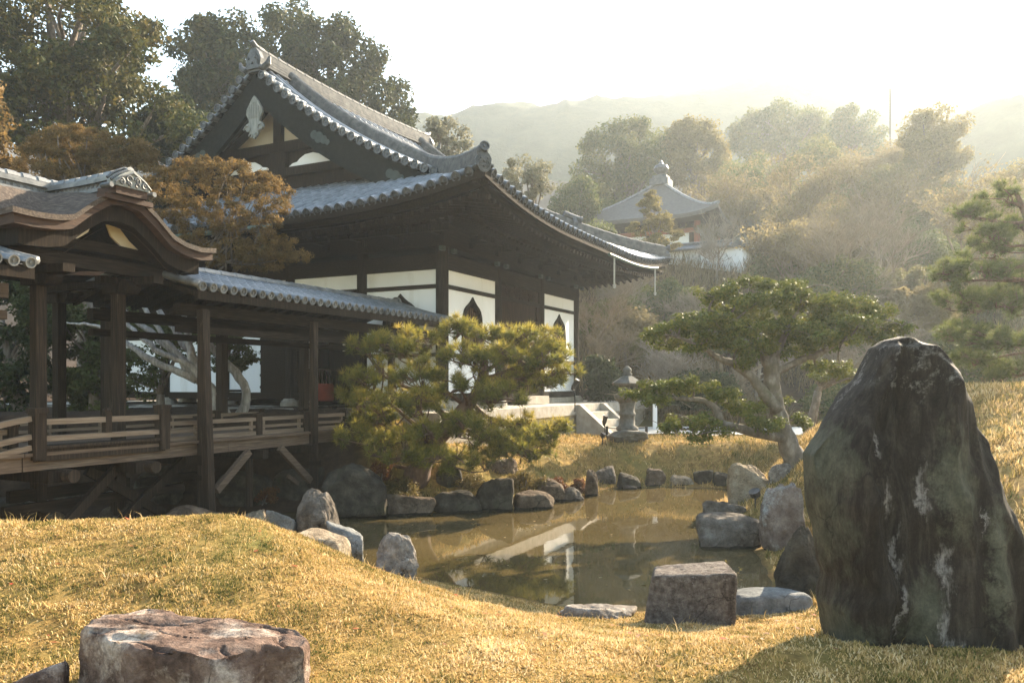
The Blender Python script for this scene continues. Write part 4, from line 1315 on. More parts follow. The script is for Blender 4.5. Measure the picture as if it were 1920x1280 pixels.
def window(uc, plane, z0=2.70, z1=3.94, w=.47):
    ax, v, s = plane
    mk = (lambda u, z, o: (u, v + s * o, z)) if ax == 'y' else (lambda u, z, o: (v + s * o, u, z))
    out = cusp(uc, z0, z1, w); inn = cusp(uc, z0 + .05, z1 - .12, w - .085)
    fr = MB()
    n = len(out)
    V = [mk(u, z, .06) for u, z in out] + [mk(u, z, .06) for u, z in inn] + [mk(u, z, -.04) for u, z in inn] + [mk(u, z, .028) for u, z in out]
    Q = []
    for i in range(n):
        k = (i + 1) % n
        Q += [(i, k, n + k, n + i), (n + i, n + k, 2 * n + k, 2 * n + i), (3 * n + i, 3 * n + k, k, i)]
    fr.add(V, Q)
    w_ = part('window', fr, M['wood_dark'], hall)
    gl = MB()
    gl.poly([mk(u, z, -.035) for u, z in inn])
    part('pane', gl, M['interior'], w_)
    lt = MB()
    for k in range(-3, 4):
        uu = uc + k * .10
        zt = np.interp(abs(k * .10), [0, .12, .3, .385], [z1 - .14, z1 - .26, z1 - .40, z0 + .5])
        a, b = mk(uu, z0 + .05, -.015), mk(uu, zt, -.015)
        lt.beam(a, b, .03, .024)
    for zz in (z0 + .35, z0 + .70):
        lt.beam(mk(uc - .37, zz, -.017), mk(uc + .37, zz, -.017), .016, .016)
    part('window_lattice', lt, M['lattice'], w_)
    return out

front = ('y', 0.0, -1); leftp = ('x', 0.0, -1); backp = ('y', HL, 1); rightp = ('x', HW, 1)
b3 = HW / 3; b5 = HL / 5; cr = .135
# right front: window bay, door bay, window bay
for i in (0, 2):
    u0, u1 = b3 * i + cr - .02, b3 * (i + 1) - cr + .02
    wall_field(u0, u1, 4.105, 4.415, front)
    o = window((u0 + u1) / 2, front)
    wall_field(u0, u1, 2.66, 4.015, front, hole=o)
    sl = MB().box(u0, u1, -.07, .07, 2.58, 2.655); part('sill_beam', sl, M['wood_dark_x'], hall)
    wall_field(u0, u1, 1.805, 2.575, front)
    part('plinth_stone', MB().box(u0 - .05, u1 + .05, -.12, .12, 1.50, 1.636), M['stone_wall'], hall)
u0, u1 = b3 + cr, 2 * b3 - cr
dm = MB()
dm.box(u0, u0 + .16, -.07, .07, 1.66, 4.0); dm.box(u1 - .16, u1, -.07, .07, 1.66, 4.0); dm.box(u0 + .161, u1 - .161, -.07, .07, 3.45, 3.62)
dm.box(u0 + .05, u1 - .05, -.10, .07, 1.55, 1.64)
dr = part('door', dm, M['interior'], hall)
for a_, b_ in ((u0 + .16, u0 + .62), (u1 - .62, u1 - .16)):
    dp = MB().box(a_, b_, .02, .07, 1.68, 3.44)
    for zz in (1.95, 2.35, 2.75, 3.15):
        dp.box(a_ + .01, b_ - .01, -.005, .018, zz, zz + .06)
    part('door_leaf', dp, M['lattice'], dr)
tm = MB()
tm.box(u0 + .01, u1 - .01, -.02, .04, 3.63, 4.40)
rgq = np.random.default_rng(4)
for k in range(34):
    a = rgq.uniform(u0 + .2, u1 - .2); z = rgq.uniform(4.12, 4.36); th = np.linspace(0, 4, 9)
    r = rgq.uniform(.04, .08)
    tm.tube(np.stack([a + r * np.cos(th + k), np.full(9, -.04), z + r * .7 * np.sin(th + k)], 1), .02, 5)
part('carved_transom', tm, M['transom'] if 'transom' in M else M['interior'], dr)
part('door_interior', MB().box(u0, u1, 1.9, 1.95, 1.6, 4.3).box(u0, u0 + .04, .1, 1.9, 1.6, 4.3).box(u1 - .04, u1, .1, 1.9, 1.6, 4.3), M['interior'], dr)
part('offering_ledge', MB().box(u0 + .62, u1 - .25, -.45, -.15, 1.504, 1.70), M['stone_slab'], dr)
# left side: window bay, door bay, three plaster bays
wall_field(cr - .02, b5 - cr + .02, 4.105, 4.415, leftp)
o = window(b5 / 2, leftp)
wall_field(cr - .02, b5 - cr + .02, 2.66, 4.015, leftp, hole=o)
part('sill_beam', MB().box(-.07, .07, cr, b5 - cr, 2.58, 2.655), M['wood_dark_x'], hall)
wall_field(cr - .02, b5 - cr + .02, 1.805, 2.575, leftp)
for j in range(1, 5):
    a0, a1 = b5 * j + cr - .02, b5 * (j + 1) - cr + .02
    wall_field(a0, a1, 4.105, 4.415, leftp)
    if j == 1:
        lm = MB()
        lm.box(-.05, .05, a0, a1, 3.25, 4.015); lm.box(-.06, .06, a0, a0 + .10, 1.81, 3.245); lm.box(-.06, .06, a1 - .1, a1, 1.81, 3.245)
        sd = part('side_door', lm, M['wood_dark_x'], hall)
        part('side_door_interior', MB().box(1.2, 1.25, a0, a1, 1.6, 3.3), M['wood_dark'], sd)
        rl = MB()
        for k in range(17):
            y = a0 + .12 + (a1 - a0 - .24) * k / 16
            rl.box(-.02, .02, y - .012, y + .012, 1.83, 2.30)
        rl.box(-.025, .025, a0 + .1, a1 - .1, 2.305, 2.35)
        part('door_lattice', rl, M['interior'], sd)
        part('lit_slit', MB().box(.30, .32, a0 + .62, a0 + .68, 2.75, 3.1), M['shoji'], sd)  # the slit's lit look is only its pale colour
    else:
        lm = MB().box(-.05, .05, a0, a1, 3.14, 4.015)
        part('lintel_board', lm, M['wood_dark_x'], hall)
        if j == 2:
            wall_field(a0 + .80, a1, 1.805, 3.135, leftp)
            bd = MB().box(-.04, .03, a0, a0 + .795, 1.805, 3.135)
            for k in range(5):
                bd.box(-.065, -.041, a0, a0 + .795, 1.9 + .28 * k, 1.96 + .28 * k)
            part('board_door', bd, M['wood_dark_x'], hall)
        else:
            wall_field(a0, a1, 1.805, 3.135, leftp)
for j in range(5):
    wall_field(b5 * j + cr - .02, b5 * (j + 1) - cr + .02, 1.805, 4.415, rightp)
for i in range(3):
    wall_field(b3 * i + cr - .02, b3 * (i + 1) - cr + .02, 1.805, 4.415, backp)
# gutters and downpipes along the right front and left eaves
gm = MB()
q = np.array([pt_front(a, -.05) for a in np.linspace(HW * .55, HW + OV - 1.4, 14)]) + np.array((0, 0, -.12))
gm.tube(q, .042, 8)
gt = part('gutter', gm, M['patina'], hall)
for a in (HW * .60, HW + .55):
    p = pt_front(a, -.05) + np.array((0, 0, -.12))
    part('downpipe', MB().tube([p, p - np.array((0, 0, .70))], .022, 8).tube([p - np.array((0, 0, .7)), p - np.array((0, 0, .78))], [.045, .03], 8), M['pale_metal'], gt)
p = pt_left(2.9, -.03) + np.array((0, 0, -.12))
g2 = part('gutter', MB().tube([pt_left(a, -.05) + np.array((0, 0, -.12)) for a in np.linspace(2.6, 7.5, 12)], .05, 8), M['patina'], hall)
part('downpipe', MB().box(p[0] - .05, p[0] + .05, p[1] - .05, p[1] + .05, p[2] - .75, p[2]), M['patina'], g2)

# ------------------------------------------------------------------ stone terrace
ter = thing('stone_terrace', 'pale stone terrace with steps in front of the temple hall', 'terrace', (HALL[0], HALL[1], .6), ROT)
tx0, tx1, ty0 = -2.6, 9.5, -1.5
part('terrace_floor', MB().box(tx0, tx1, ty0 + .42, HL + 2.5, .3, 1.492), M['gravel_court'] if 'gravel_court' in M else M['stone_slab'], ter)
em = MB()
xx = tx0 - .06
rge = np.random.default_rng(9)
while xx < tx1:
    w = 1.3 + .4 * rge.random()
    x2 = min(xx + w, tx1 + .06)
    em.box(xx, x2 - .008, ty0 - .07, ty0 + .415, 1.26, 1.50 + .006 * rge.random())
    xx = x2
part('edge_slab', em, M['stone_slab'], ter)
wm = MB()
for z0, z1, st in ((.3, .62, 1.25), (.628, .94, 1.1), (.948, 1.255, 1.32)):
    xx = tx0
    while xx < tx1:
        x2 = min(xx + st * (.8 + .4 * rge.random()), tx1)
        wm.box(xx, x2 - .008, ty0 + .012 * rge.random(), ty0 + .40, z0, z1)
        xx = x2
part('retaining_wall', wm, M['stone_wall'], ter)
sx0, sx1 = 3.62, 5.5
stp = MB()
for k in range(4):
    zt = 1.50 - .19 * (k + 1)
    stp.box(sx0 + .24, sx1 - .24, ty0 - .08 - .25 * (k + 1), ty0 - .075 - .25 * k, .4, zt)
st_ = part('stair', stp, M['stone_slab'], ter)
for xa, xb in ((sx0, sx0 + .235), (sx1 - .235, sx1)):
    s = MB().prism([(xa, ty0 - .075, .45), (xa, ty0 - .075, 1.505), (xa, ty0 - .16, 1.505), (xa, ty0 - 1.05, .74), (xa, ty0 - 1.2, .74), (xa, ty0 - 1.2, .45)], (xb - xa, 0, 0))
    part('stringer', s, M['stone_slab'], st_)

# ------------------------------------------------------------------ the covered bridge (own frame: x runs towards the hall, y away from the viewer)
P0 = np.array((-4.33, 11.2))
def br_world(x, y):
    return P0 + BX * x + AX * y
BWID = 1.75
def bridge(name, label, xa, xb, roof_a, roof_b, posts, rails_front, far_posts, group=None):
    th = thing(name, label, 'covered bridge', (P0[0], P0[1], .2), ROT, group)
    # roof
    S0, SR = -.46, BWID / 2
    dl = SR - S0
    def pf(a, d): return np.array((a, S0 + d, 3.26 + .29 * d - .03 * math.sin(PI * d / dl)))
    def pb(a, d): return np.array((a, 2 * SR - S0 - d, 3.26 + .29 * d - .03 * math.sin(PI * d / dl)))
    pan, rib = MB(), MB(); two = [MB(), MB()]
    for f, cap in ((pf, two[0]), (pb, two[1])):
        tiled_slope(pan, rib, cap, f, lambda d: roof_a, lambda d: roof_b, dl - .02, .186, .052, course=.20, step=.03, ncol=20, rib_end=lambda a: dl - .04, cap_r=.062)
    r = part('roof', pan, M['tile_pan'], th)
    part('tile_ribs', rib, M['tile'], r, smooth=True)
    for cap in two: part('eave_tile_edging', cap, M['tile_light'], r)
    rm = MB()
    ridge_run(rm, [(a, SR, 3.26 + .29 * dl - .03) for a in np.linspace(roof_a, roof_b, 9)], .20, .07, 2, .07)
    part('ridge', rm, M['tile_light'], r)
    for e, s in ((roof_a, -1), (roof_b, 1)):
        em = MB()
        for f in (pf, pb):
            q = np.array([f(e, d) for d in np.linspace(0, dl - .05, 12)]) + np.array((0, 0, .06))
            em.tube(q, .05, 8)
        round_cap(em, np.array((e + s * .02, SR, 3.26 + .29 * dl + .07)), (s, 0, 0), .11)
        part('verge_tiles', em, M['tile_light'], r, smooth=True)
    ud = MB()
    ud.grid(np.array([[f - np.array((0, 0, .05)) for f in (pf(roof_a + .05, .05), pf(roof_a + .05, dl), pb(roof_a + .05, .05))], [f - np.array((0, 0, .05)) for f in (pf(roof_b - .05, .05), pf(roof_b - .05, dl), pb(roof_b - .05, .05))]]))
    ud.box(roof_a, roof_b, S0 + .02, S0 + .06, 3.12, 3.235)
    n = int((roof_b - roof_a) / .33)
    for i in range(n + 1):
        a = roof_a + .08 + (roof_b - roof_a - .16) * i / n
        for f in (pf, pb):
            ud.beam(f(a, .06) - np.array((0, 0, .09)), f(a, dl) - np.array((0, 0, .09)), .05, .07)
    part('roof_underside', ud, M['wood_dark'], r)
    # plates and ties
    for y in (0, BWID):
        part('eave_beam', MB().box(roof_a + .05, roof_b - .05, y - .07, y + .07, 2.93, 3.09), M['wood_dark_x'], th)
        part('rail_beam', MB().box(roof_a + .05, roof_b - .05, y - .045, y + .045, 2.70, 2.80), M['wood_dark_x'], th)
    # deck
    dk = MB()
    nb = int((xb - xa) / .22)
    for i in range(nb):
        a = xa + (xb - xa) * i / nb
        dk.box(a, a + (xb - xa) / nb - .008, -.02, BWID + .02, 1.20, 1.235)
    part('deck', dk, M['wood_beam'], th)
    for y0 in (-.13, BWID + .03):
        e = MB()
        L = 2.6
        n = max(1, int((xb - xa) / L))
        for i in range(n):
            a, b = xa + (xb - xa) * i / n, xa + (xb - xa) * (i + 1) / n - .006
            e.box(a, b, y0, y0 + .10, 1.04, 1.197)
        e.box(xa, xb, y0 - .04, y0 + .14, 1.201, 1.24)
        part('edge_beam', e, M['wood_beam'], th)
    for i in range(int((xb - xa) / 1.08) + 1):
        a = xa + .3 + 1.08 * i
        part('joist', MB().box(a - .06, a + .06, -.28, BWID + .28, .90, 1.035), M['wood_dark'], th)
    # posts
    for x, zb, w in posts:
        p = part('post', MB().beam((x, -.19, zb), (x, -.02, 3.05) if False else (x, -.19, 3.0), w, w), M['wood_post'], th)
        part('iron_strap', MB().box(x - w / 2 - .03, x + w / 2 + .03, -.19 - w / 2 - .03, -.19 + w / 2 + .03, .70, .77), M['wood_dark'], p)
    for x, zb, w in far_posts:
        part('post', MB().beam((x, BWID + .1, zb), (x, BWID + .1, 3.0), w, w), M['wood_post'], th)
    # railing
    for y, lst in ((-.02, rails_front), (BWID - .02, [(xa + .4, xb - .3)])):
        for a, b in lst:
            for nm, z0, z1, t in (('top_rail', 1.45, 1.505, .035), ('middle_rail', 1.345, 1.385, .022), ('bottom_rail', 1.242, 1.30, .035)):
                part(nm, MB().box(a, b, y - t, y + t, z0, z1), M['wood_rail'], th)
            n = max(1, int(round((b - a) / 1.07)))
            for i in range(n + 1):
                x = a + (b - a) * i / n
                pm = MB().box(x - .055, x + .055, y - .056, y + .056, 1.242, 1.53)
                pm.box(x - .066, x + .066, y - .066, y + .066, 1.531, 1.56)
                part('rail_post', pm, M['wood_post'], th)
            for i in range(n):
                for k in (.12, .88):
                    x = a + (b - a) * (i + k) / n
                    part('baluster', MB().box(x - .02, x + .02, y - .02, y + .02, 1.301, 1.449), M['wood_rail'], th)
    return th

br = bridge('covered_bridge', 'long timber covered bridge with tiled roof running from pavilion to hall', -2.55, 6.35, -.42, 6.05,
            [(-.09, .10, .115), (2.17, .12, .10), (4.34, .5, .10)], [(-.60, 0.0), (.04, 2.14), (2.2, 6.2)], [(.05, .3, .14), (2.2, .9, .14), (4.3, 1.2, .14)])
# props, ties and braces below the deck
part('leaning_prop', MB().beam((-.20, -.43, .02), (-.20, -.29, 3.0), .11, .11), M['wood_post'], br)
part('round_post', MB().tube([(1.05, .10, .16), (1.05, .10, 1.04)], .055, 10), M['wood_post'], br)
part('round_post', MB().tube([(3.3, .1, .7), (3.3, .1, 1.04)], .04, 10), M['wood_post'], br)
part('brace', MB().beam((.14, -.18, .52), (.78, -.16, 1.02), .07, .10), M['wood_beam'], br)
part('brace', MB().beam((2.10, -.18, .45), (1.42, -.16, 1.03), .07, .10), M['wood_beam'], br)
part('brace', MB().beam((2.14, -.05, .30), (1.80, .02, .55), .05, .06), M['wood_beam'], br)
part('tie_beam', MB().box(-2.5, 0, .28, .36, .50, .62), M['wood_dark_x'], br)
part('brace', MB().beam((-1.55, .2, .95), (-.25, .2, .15), .07, .11), M['wood_dark'], br)
part('brace', MB().beam((-1.35, .12, .12), (-.12, .12, .98), .07, .11), M['wood_dark'], br)
part('brace', MB().beam((-2.1, .12, .15), (-1.2, .12, .95), .07, .11), M['wood_post'], br)
part('tie_beam', MB().box(.1, 2.1, 1.3, 1.38, .50, .62), M['wood_dark_x'], br)

# the stretch on the near side of the pavilion
br2 = bridge('covered_bridge', 'end of a second tiled covered bridge at the left picture edge', -8.0, -2.56, -8.0, -2.62,
             [(-5.0, .1, .14), (-7.2, .1, .14)], [(-7.6, -2.62)], [(-5.0, .3, .14), (-7.2, .3, .14)])

# ------------------------------------------------------------------ the moon viewing pavilion (same frame)
pv = thing('pavilion', 'small bridge pavilion with curved cypress bark roof and carved ridge end', 'pavilion', (P0[0], P0[1], .2), ROT)
QC, KC, KS = -1.37, 1.454, -.30
_q = np.array([0, .2, .45, .7, .9, 1.15, 1.45]); _h = np.array([4.33, 4.30, 4.13, 3.92, 3.855, 3.825, 3.86])
def hcurve(q):
    # smooth through the control heights
    q = np.abs(q)
    qq = np.linspace(0, 1.45, 146)
    hh = np.interp(qq, _q, _h)
    k = np.exp(-np.linspace(-2, 2, 15) ** 2); k /= k.sum()
    full = np.concatenate([hh[7:0:-1], hh, hh[-1] + (hh[-1] - hh[-2]) * np.arange(1, 8)])
    hh = np.convolve(full, k, 'valid')
    return np.interp(q, qq, hh)
def roofz(q, k):
    a = hcurve(q); b = hcurve(k - KC)
    e = 14.0
    m = np.log(np.exp(e * a) + np.exp(e * b)) / e - .02
    z = np.where(q < 0, np.maximum(np.maximum(a, b), np.where(np.abs(a - b) < .25, m, 0)), a)
    return z + .09 * sstep(.1, 1.1, k) * sstep(0, .1, np.clip(4.3 - 3.9, 0, 1)) * np.clip((z - 3.83) / .4, 0, 1)
nq, nk = 97, 97
q = np.linspace(-1.4, 1.4, nq); k = np.linspace(0, 2 * KC, nk)
Q_, K_ = np.meshgrid(q, k)
Z_ = roofz(Q_, K_)
def pvp(q, k, z):
    return np.stack([QC + q, KS + k, z], -1)
rng = np.random.default_rng(12)
jit = .006 * fbm(np.stack([Q_.ravel() * 14, K_.ravel() * 3, Q_.ravel() * 0], 1), 3, 3).reshape(Q_.shape)
rt = MB().grid(pvp(Q_, K_, Z_ + jit))
bark = part('bark_roof', rt, M['bark_roof'], pv, smooth=True)
# the thick cut edge, all round
def rim(mb, inset, ztop, zbot, both=True):
    n = 97
    e = 1.4 - inset
    qs = np.linspace(-e, e, n); ks = np.linspace(inset, 2 * KC - inset, n)
    ed = [(qs, np.full(n, inset)), (np.full(n, e), ks), (qs[::-1], np.full(n, 2 * KC - inset)), (np.full(n, -e), ks[::-1])]
    for qq_, kk_ in ed:
        z = roofz(np.clip(qq_, -1.4, 1.4), np.clip(kk_, 0, 2 * KC))
        mb.grid(np.stack([pvp(qq_, kk_, z + ztop), pvp(qq_, kk_, z + zbot)]), flip=False)
    return mb
part('bark_edge', rim(MB(), .0, .004, -.06), M['bark_roof'], bark)
lip = MB()
rim(lip, .035, -.06, -.16)
for i0, i1, z in ((0, .035, -.06), (.035, .16, -.16), (.16, .18, -.42)):
    n = 97
    for s in range(4):
        P = []
        for ins in (i0, i1):
            e = 1.4 - ins
            a = np.linspace(-e, e, n); b = np.linspace(ins, 2 * KC - ins, n)
            qq_, kk_ = [(a, np.full(n, ins)), (np.full(n, e), b), (a[::-1], np.full(n, 2 * KC - ins)), (np.full(n, -e), b[::-1])][s]
            P.append(pvp(qq_, kk_, roofz(np.clip(qq_, -1.4, 1.4), np.clip(kk_, 0, 2 * KC)) + z))
        lip.grid(np.array(P))
part('eave_board', lip, M['bark_edge'], bark)
bb = MB()
n = 97
for s in range(4):
    P = []
    for ins, z in ((.16, -.16), (.16, -.34), (.20, -.34), (.20, -.17)):
        e = 1.4 - ins
        a = np.linspace(-e, e, n); b = np.linspace(ins, 2 * KC - ins, n)
        qq_, kk_ = [(a, np.full(n, ins)), (np.full(n, e), b), (a[::-1], np.full(n, 2 * KC - ins)), (np.full(n, -e), b[::-1])][s]
        zc = roofz(np.clip(qq_, -1.4, 1.4), np.clip(kk_, 0, 2 * KC)) + z
        P.append(pvp(qq_, kk_, zc))
    bb.grid(np.array(P))
part('bargeboard', bb, M['wood_dark'], bark)
un = MB()
ins = .18
q2 = np.linspace(-1.4 + ins, 1.4 - ins, 60); k2 = np.linspace(ins, 2 * KC - ins, 60)
Q2, K2 = np.meshgrid(q2, k2)
un.grid(pvp(Q2, K2, roofz(Q2, K2) - .30), flip=True)
part('ceiling_board', un, M['wood_dark'], bark)
# ridge with lattice sides, and the carved end
rd = MB()
def ridge_block(pts):
    pts = np.asarray(pts, float)
    for z0, z1, w in ((.0, .045, .13), (.046, .115, .085), (.116, .155, .125), (.156, .185, .10)):
        rd.sweep(pts, [(-w, z0), (w, z0), (w, z1), (-w, z1)])
    L = np.concatenate([[0], np.cumsum(np.linalg.norm(np.diff(pts, axis=0), axis=1))])
    kk = int(L[-1] / .19)
    qq_, rr = [], []
    for j in range(kk):
        for s, f in ((L[-1] * j / kk, 1.12), (L[-1] * (j + .6) / kk, 1.12), (L[-1] * (j + .62) / kk, .92), (L[-1] * (j + .99) / kk, .92)):
            qq_.append([np.interp(s, L, pts[:, c]) for c in range(3)]); rr.append(.062 * f)
    rd.tube(np.array(qq_) + np.array((0, 0, .20)), rr, 8)
    # lattice rings on both flanks
    d = (pts[-1] - pts[0]); d /= np.linalg.norm(d); s_ = np.array((-d[1], d[0], 0))
    for j in range(int(L[-1] / .085)):
        c = np.array([np.interp((j + .5) * .085, L, pts[:, c]) for c in range(3)]) + np.array((0, 0, .08))
        for sd in (-1, 1):
            th = np.arange(9) * 2 * PI / 8
            rd.tube(c + s_ * sd * .09 + np.outer(np.cos(th) * .036, d) + np.outer(np.sin(th) * .030, (0, 0, 1)), .009, 4, cap=False, up=s_)
zb = 4.38
k = np.linspace(-.06, KC, 12)
ridge_block([(QC, KS + a, zb - .04 + .03 * max(0, 1 - a / .9) ** 2) for a in k][::-1])
ridge_block([(QC + a, KS + KC, zb + .0 + .05 * max(0, (-.6 - a)) ** 1.5) for a in np.linspace(.12, -1.46, 12)])
part('ridge', rd, M['tile_light'], bark)
oc = np.array((QC, KS - .10, 4.36))
om = MB()
arch = [(-.24, 0), (.24, 0), (.25, .06), (.18, .125), (.11, .17), (.04, .205), (-.04, .205), (-.11, .17), (-.18, .125), (-.25, .06)]
om.prism([oc + np.array((a, 0, z)) for a, z in arch], (0, .14, 0))
oe = part('ridge_end_tile', om, M['carved_white'] if 'carved_white' in M else M['carved'], bark)
sc = MB()
def scroll(cx, cz, r0, turns, sgn, w=.016, n=26):
    th = np.linspace(0, turns * 2 * PI, n); r = r0 * (1 - .8 * np.linspace(0, 1, n))
    sc.tube(np.stack([oc[0] + cx + sgn * r * np.cos(th), np.full(n, oc[1] - .006), oc[2] + cz + r * np.sin(th)], 1), w, 6)
for s in (-1, 1):
    scroll(s * .16, .055, .046, 1.4, s, .012); scroll(s * .06, .10, .046, 1.3, -s, .012); scroll(s * .055, .04, .032, 1.2, s, .011)
    sc.tube([oc + np.array((s * .25, -.006, .03)), oc + np.array((s * .16, -.006, .11)), oc + np.array((0, -.006, .185))], .012, 6)
for j, g in enumerate((1.06, 1.12)):
    sc.tube([oc + np.array((a * g, .05 + .05 * j, z * g + .02 * j)) for a, z in arch[2:]], .018, 6)
sc.tube([oc + np.array((-.30, -.01, -.01)), oc + np.array((-.30, .16, -.01))], .032, 10)
sc.tube([oc + np.array((.30, -.01, -.01)), oc + np.array((.30, .16, -.01))], .032, 10)
part('scroll_trim', sc, M['tile_dark'], oe)
part('ridge_block', MB().box(QC - .22, QC + .22, KS - .08, KS + .25, 4.27, 4.355).box(QC - .34, QC + .34, KS - .04, KS + .10, 4.20, 4.26), M['bark_edge'], bark)
# timbers under the roof
for y in (KS + .55, KS + 2.3):
    part('eave_beam', MB().box(QC - 1.15, QC + 1.15, y - .08, y + .08, 3.40, 3.56), M['wood_dark_x'], pv)
for x in (QC - .62, QC + .62):
    part('eave_beam', MB().box(x - .075, x + .075, KS + .2, KS + 2.7, 3.30, 3.395), M['wood_dark'], pv)
part('rainbow_beam', MB().sweep([(QC + a, KS + .56, 3.62 + .07 * math.cos(a * 1.3)) for a in np.linspace(-1.0, 1.0, 15)], [(-.07, -.06), (.07, -.06), (.07, .07), (-.07, .07)]), M['wood_dark_x'], pv)
for s in (-1, 1):
    part('strut_panel', MB().prism([(QC + s * .10, KS + .5, 4.0), (QC + s * .16, KS + .5, 3.86), (QC + s * .24, KS + .5, 3.80), (QC + s * .30, KS + .5, 3.76), (QC + s * .62, KS + .5, 3.70), (QC + s * .42, KS + .5, 3.84), (QC + s * .28, KS + .5, 3.98)], (0, .03, 0)), M['plaster_cream'], pv)
PP = [(-1.93, .55), (-.84, .55), (-.45, 2.32), (.33, 2.32)]
for i, (x, y) in enumerate(PP):
    p = part('post', MB().beam((x, y, .12 if y < 1 else .9), (x, y, 3.30), .13, .13), M['wood_post'] if y < 1 else M['wood_dark'], pv)
    cap_ = MB().beam((x, y, 3.18), (x, y, 3.30), .27, .27).beam((x - .30, y, 3.35), (x + .30, y, 3.35), .12, .095)
    cap_.tube([(x - .10, y - .22, 3.27), (x + .10, y - .22, 3.27)], .09, 12)
    part('bracket', cap_, M['wood_dark'], p)
    if y < 1:
        part('iron_strap', MB().box(x - .1, x + .1, y - .1, y + .1, .50, .60), M['black'], p)
part('side_bracket', MB().prism([(QC - .45, KS + .45, 3.30), (QC - .05, KS + .45, 3.34), (QC + .05, KS + .45, 3.40), (QC - .30, KS + .45, 3.36)], (0, .1, 0)), M['bark_edge'], pv)
# raised floor and rail on the pond side
part('floor_beam', MB().box(-2.44, -.70, -.165, -.135, 1.14, 1.275).box(-2.44, -.70, -.20, .05, 1.277, 1.31), M['wood_post'], pv)
for nm, z0, z1 in (('top_rail', 1.545, 1.61), ('bottom_rail', 1.36, 1.42)):
    part(nm, MB().box(-2.36, -.76, -.175, -.105, z0, z1), M['wood_rail'], pv)
for x in (-2.40, -.735):
    rp = MB().box(x - .065, x + .065, -.215, -.085, 1.16, 1.68).box(x - .08, x + .08, -.23, -.07, 1.681, 1.735)
    part('rail_post', rp, M['wood_post'], pv)
part('baluster', MB().box(-1.57, -1.49, -.18, -.10, 1.421, 1.66).tube([(-1.53, -.14, 1.66), (-1.53, -.14, 1.69), (-1.53, -.14, 1.72)], [.045, .05, .02], 8), M['wood_post'], pv)
# curving wing of the rail running off to the left
wg = MB()
for z0, z1 in ((1.62, 1.30), (1.42, 1.12), (1.30, 1.0)):
    wg.sweep([(-2.48 - a, -.14, z0 + (z1 - z0) * (a / 1.6) ** 1.1) for a in np.linspace(0, 1.6, 10)], [(-.035, -.03), (.035, -.03), (.035, .03), (-.035, .03)])
part('wing_rail', wg, M['wood_rail'], pv)
for x in (-2.15, -1.05):
    part('joist', MB().tube([(x, -.42, .97), (x, .9, .97)], .075, 12), M['wood_post'], pv)
part('tie_beam', MB().box(-2.3, -.7, .50, .58, .62, .76), M['wood_dark_x'], pv)

# ------------------------------------------------------------------ small garden furniture
def lantern():
    p = at(1176, 830, 17.4); x, y = p[0], p[1]; z0 = H1(x, y)
    t = thing('stone_lantern', 'weathered stone lantern standing by the terrace steps', 'stone lantern', (x, y, z0))
    h = (830 - 690) / F * 17.4
    def turned(name, prof, n, rough=.01, seed=1, par=t):
        mb = MB()
        pr = np.array(prof, float)
        a = (np.arange(n) + .5) * 2 * PI / n
        P = np.stack([x + np.outer(pr[:, 0], np.cos(a)), y + np.outer(pr[:, 0], np.sin(a)), z0 + np.repeat(pr[:, 1:2] * h, n, 1)], -1)
        P = np.concatenate([P, P[:, :1]], 1)
        mb.grid(P)
        return part(name, mb, M['lantern_stone'], par, smooth=n > 8)
    P, T = rock_points(202, (.44, .40, .17), .4, 10, .06, 5)
    part('base', MB().add(P + np.array((x, y, z0 + .10)), tris=T), M['lantern_stone'], t, smooth=True)
    turned('pillar', [(0, .15), (.23, .15), (.24, .19), (.17, .22), (.155, .34), (.18, .36), (.18, .38), (.155, .40), (.165, .50), (.19, .52), (0, .52)], 14)
    turned('platform', [(0, .515), (.19, .52), (.29, .57), (.31, .60), (.31, .63), (.20, .645), (0, .645)], 6)
    turned('light_box', [(0, .64), (.19, .64), (.20, .76), (0, .76)], 6)
    fb = MB()
    for kx in (-.06, .06):
        fb.box(x + kx - .035, x + kx + .035, y - .176, y - .165, z0 + .665 * h, z0 + .735 * h)
    part('light_opening', fb, M['black'], t)
    turned('roof', [(0, .755), (.33, .755), (.36, .785), (.30, .81), (.19, .85), (.10, .885), (0, .885)], 6)
    turned('finial', [(0, .88), (.10, .885), (.11, .91), (.07, .925), (.10, .95), (.085, .98), (.03, 1.01), (0, 1.015)], 12)
lantern()

def spotlight(px, py, Y, h, label, tilt, small=.06, seed=1):
    p = at(px, py, Y); z = H1(p[0], p[1]); x, y = p[0], p[1]
    if Y > 16 and px < 1100: z = 1.5
    t = thing('garden_spotlight', label, 'spotlight', (x, y, z), 0, 'small black garden spotlights')
    part('stake', MB().tube([(x, y, z - .1), (x, y, z + h * .7)], .012, 8), M['black'], t)
    c = np.array((x, y, z + h * .8)); d = np.array((math.sin(tilt), -.3, math.cos(tilt))); d /= np.linalg.norm(d)
    part('lamp_head', MB().tube([c - d * h * .22, c - d * h * .1, c + d * h * .2, c + d * h * .2 - d * .01], [small * .5, small, small * 1.1, small * .9], 14), M['black'], t)
    part('bracket', MB().beam(c - d * h * .2, c - np.array((0, 0, h * .25)), .02, .035), M['black'], t)
spotlight(1078, 790, 17.6, .62, 'black spotlight on a stake at the top corner of the steps', .5, .05)
spotlight(1134, 826, 18.2, .55, 'black spotlight on a stake at the bottom of the steps', .2, .05)
spotlight(1130, 850, 16.9, .24, 'stubby black spotlight standing on the lawn', .5, .055)
spotlight(1416, 945, 11.6, .26, 'round black spotlight between the tan and the pink boulders', -.4, .075)

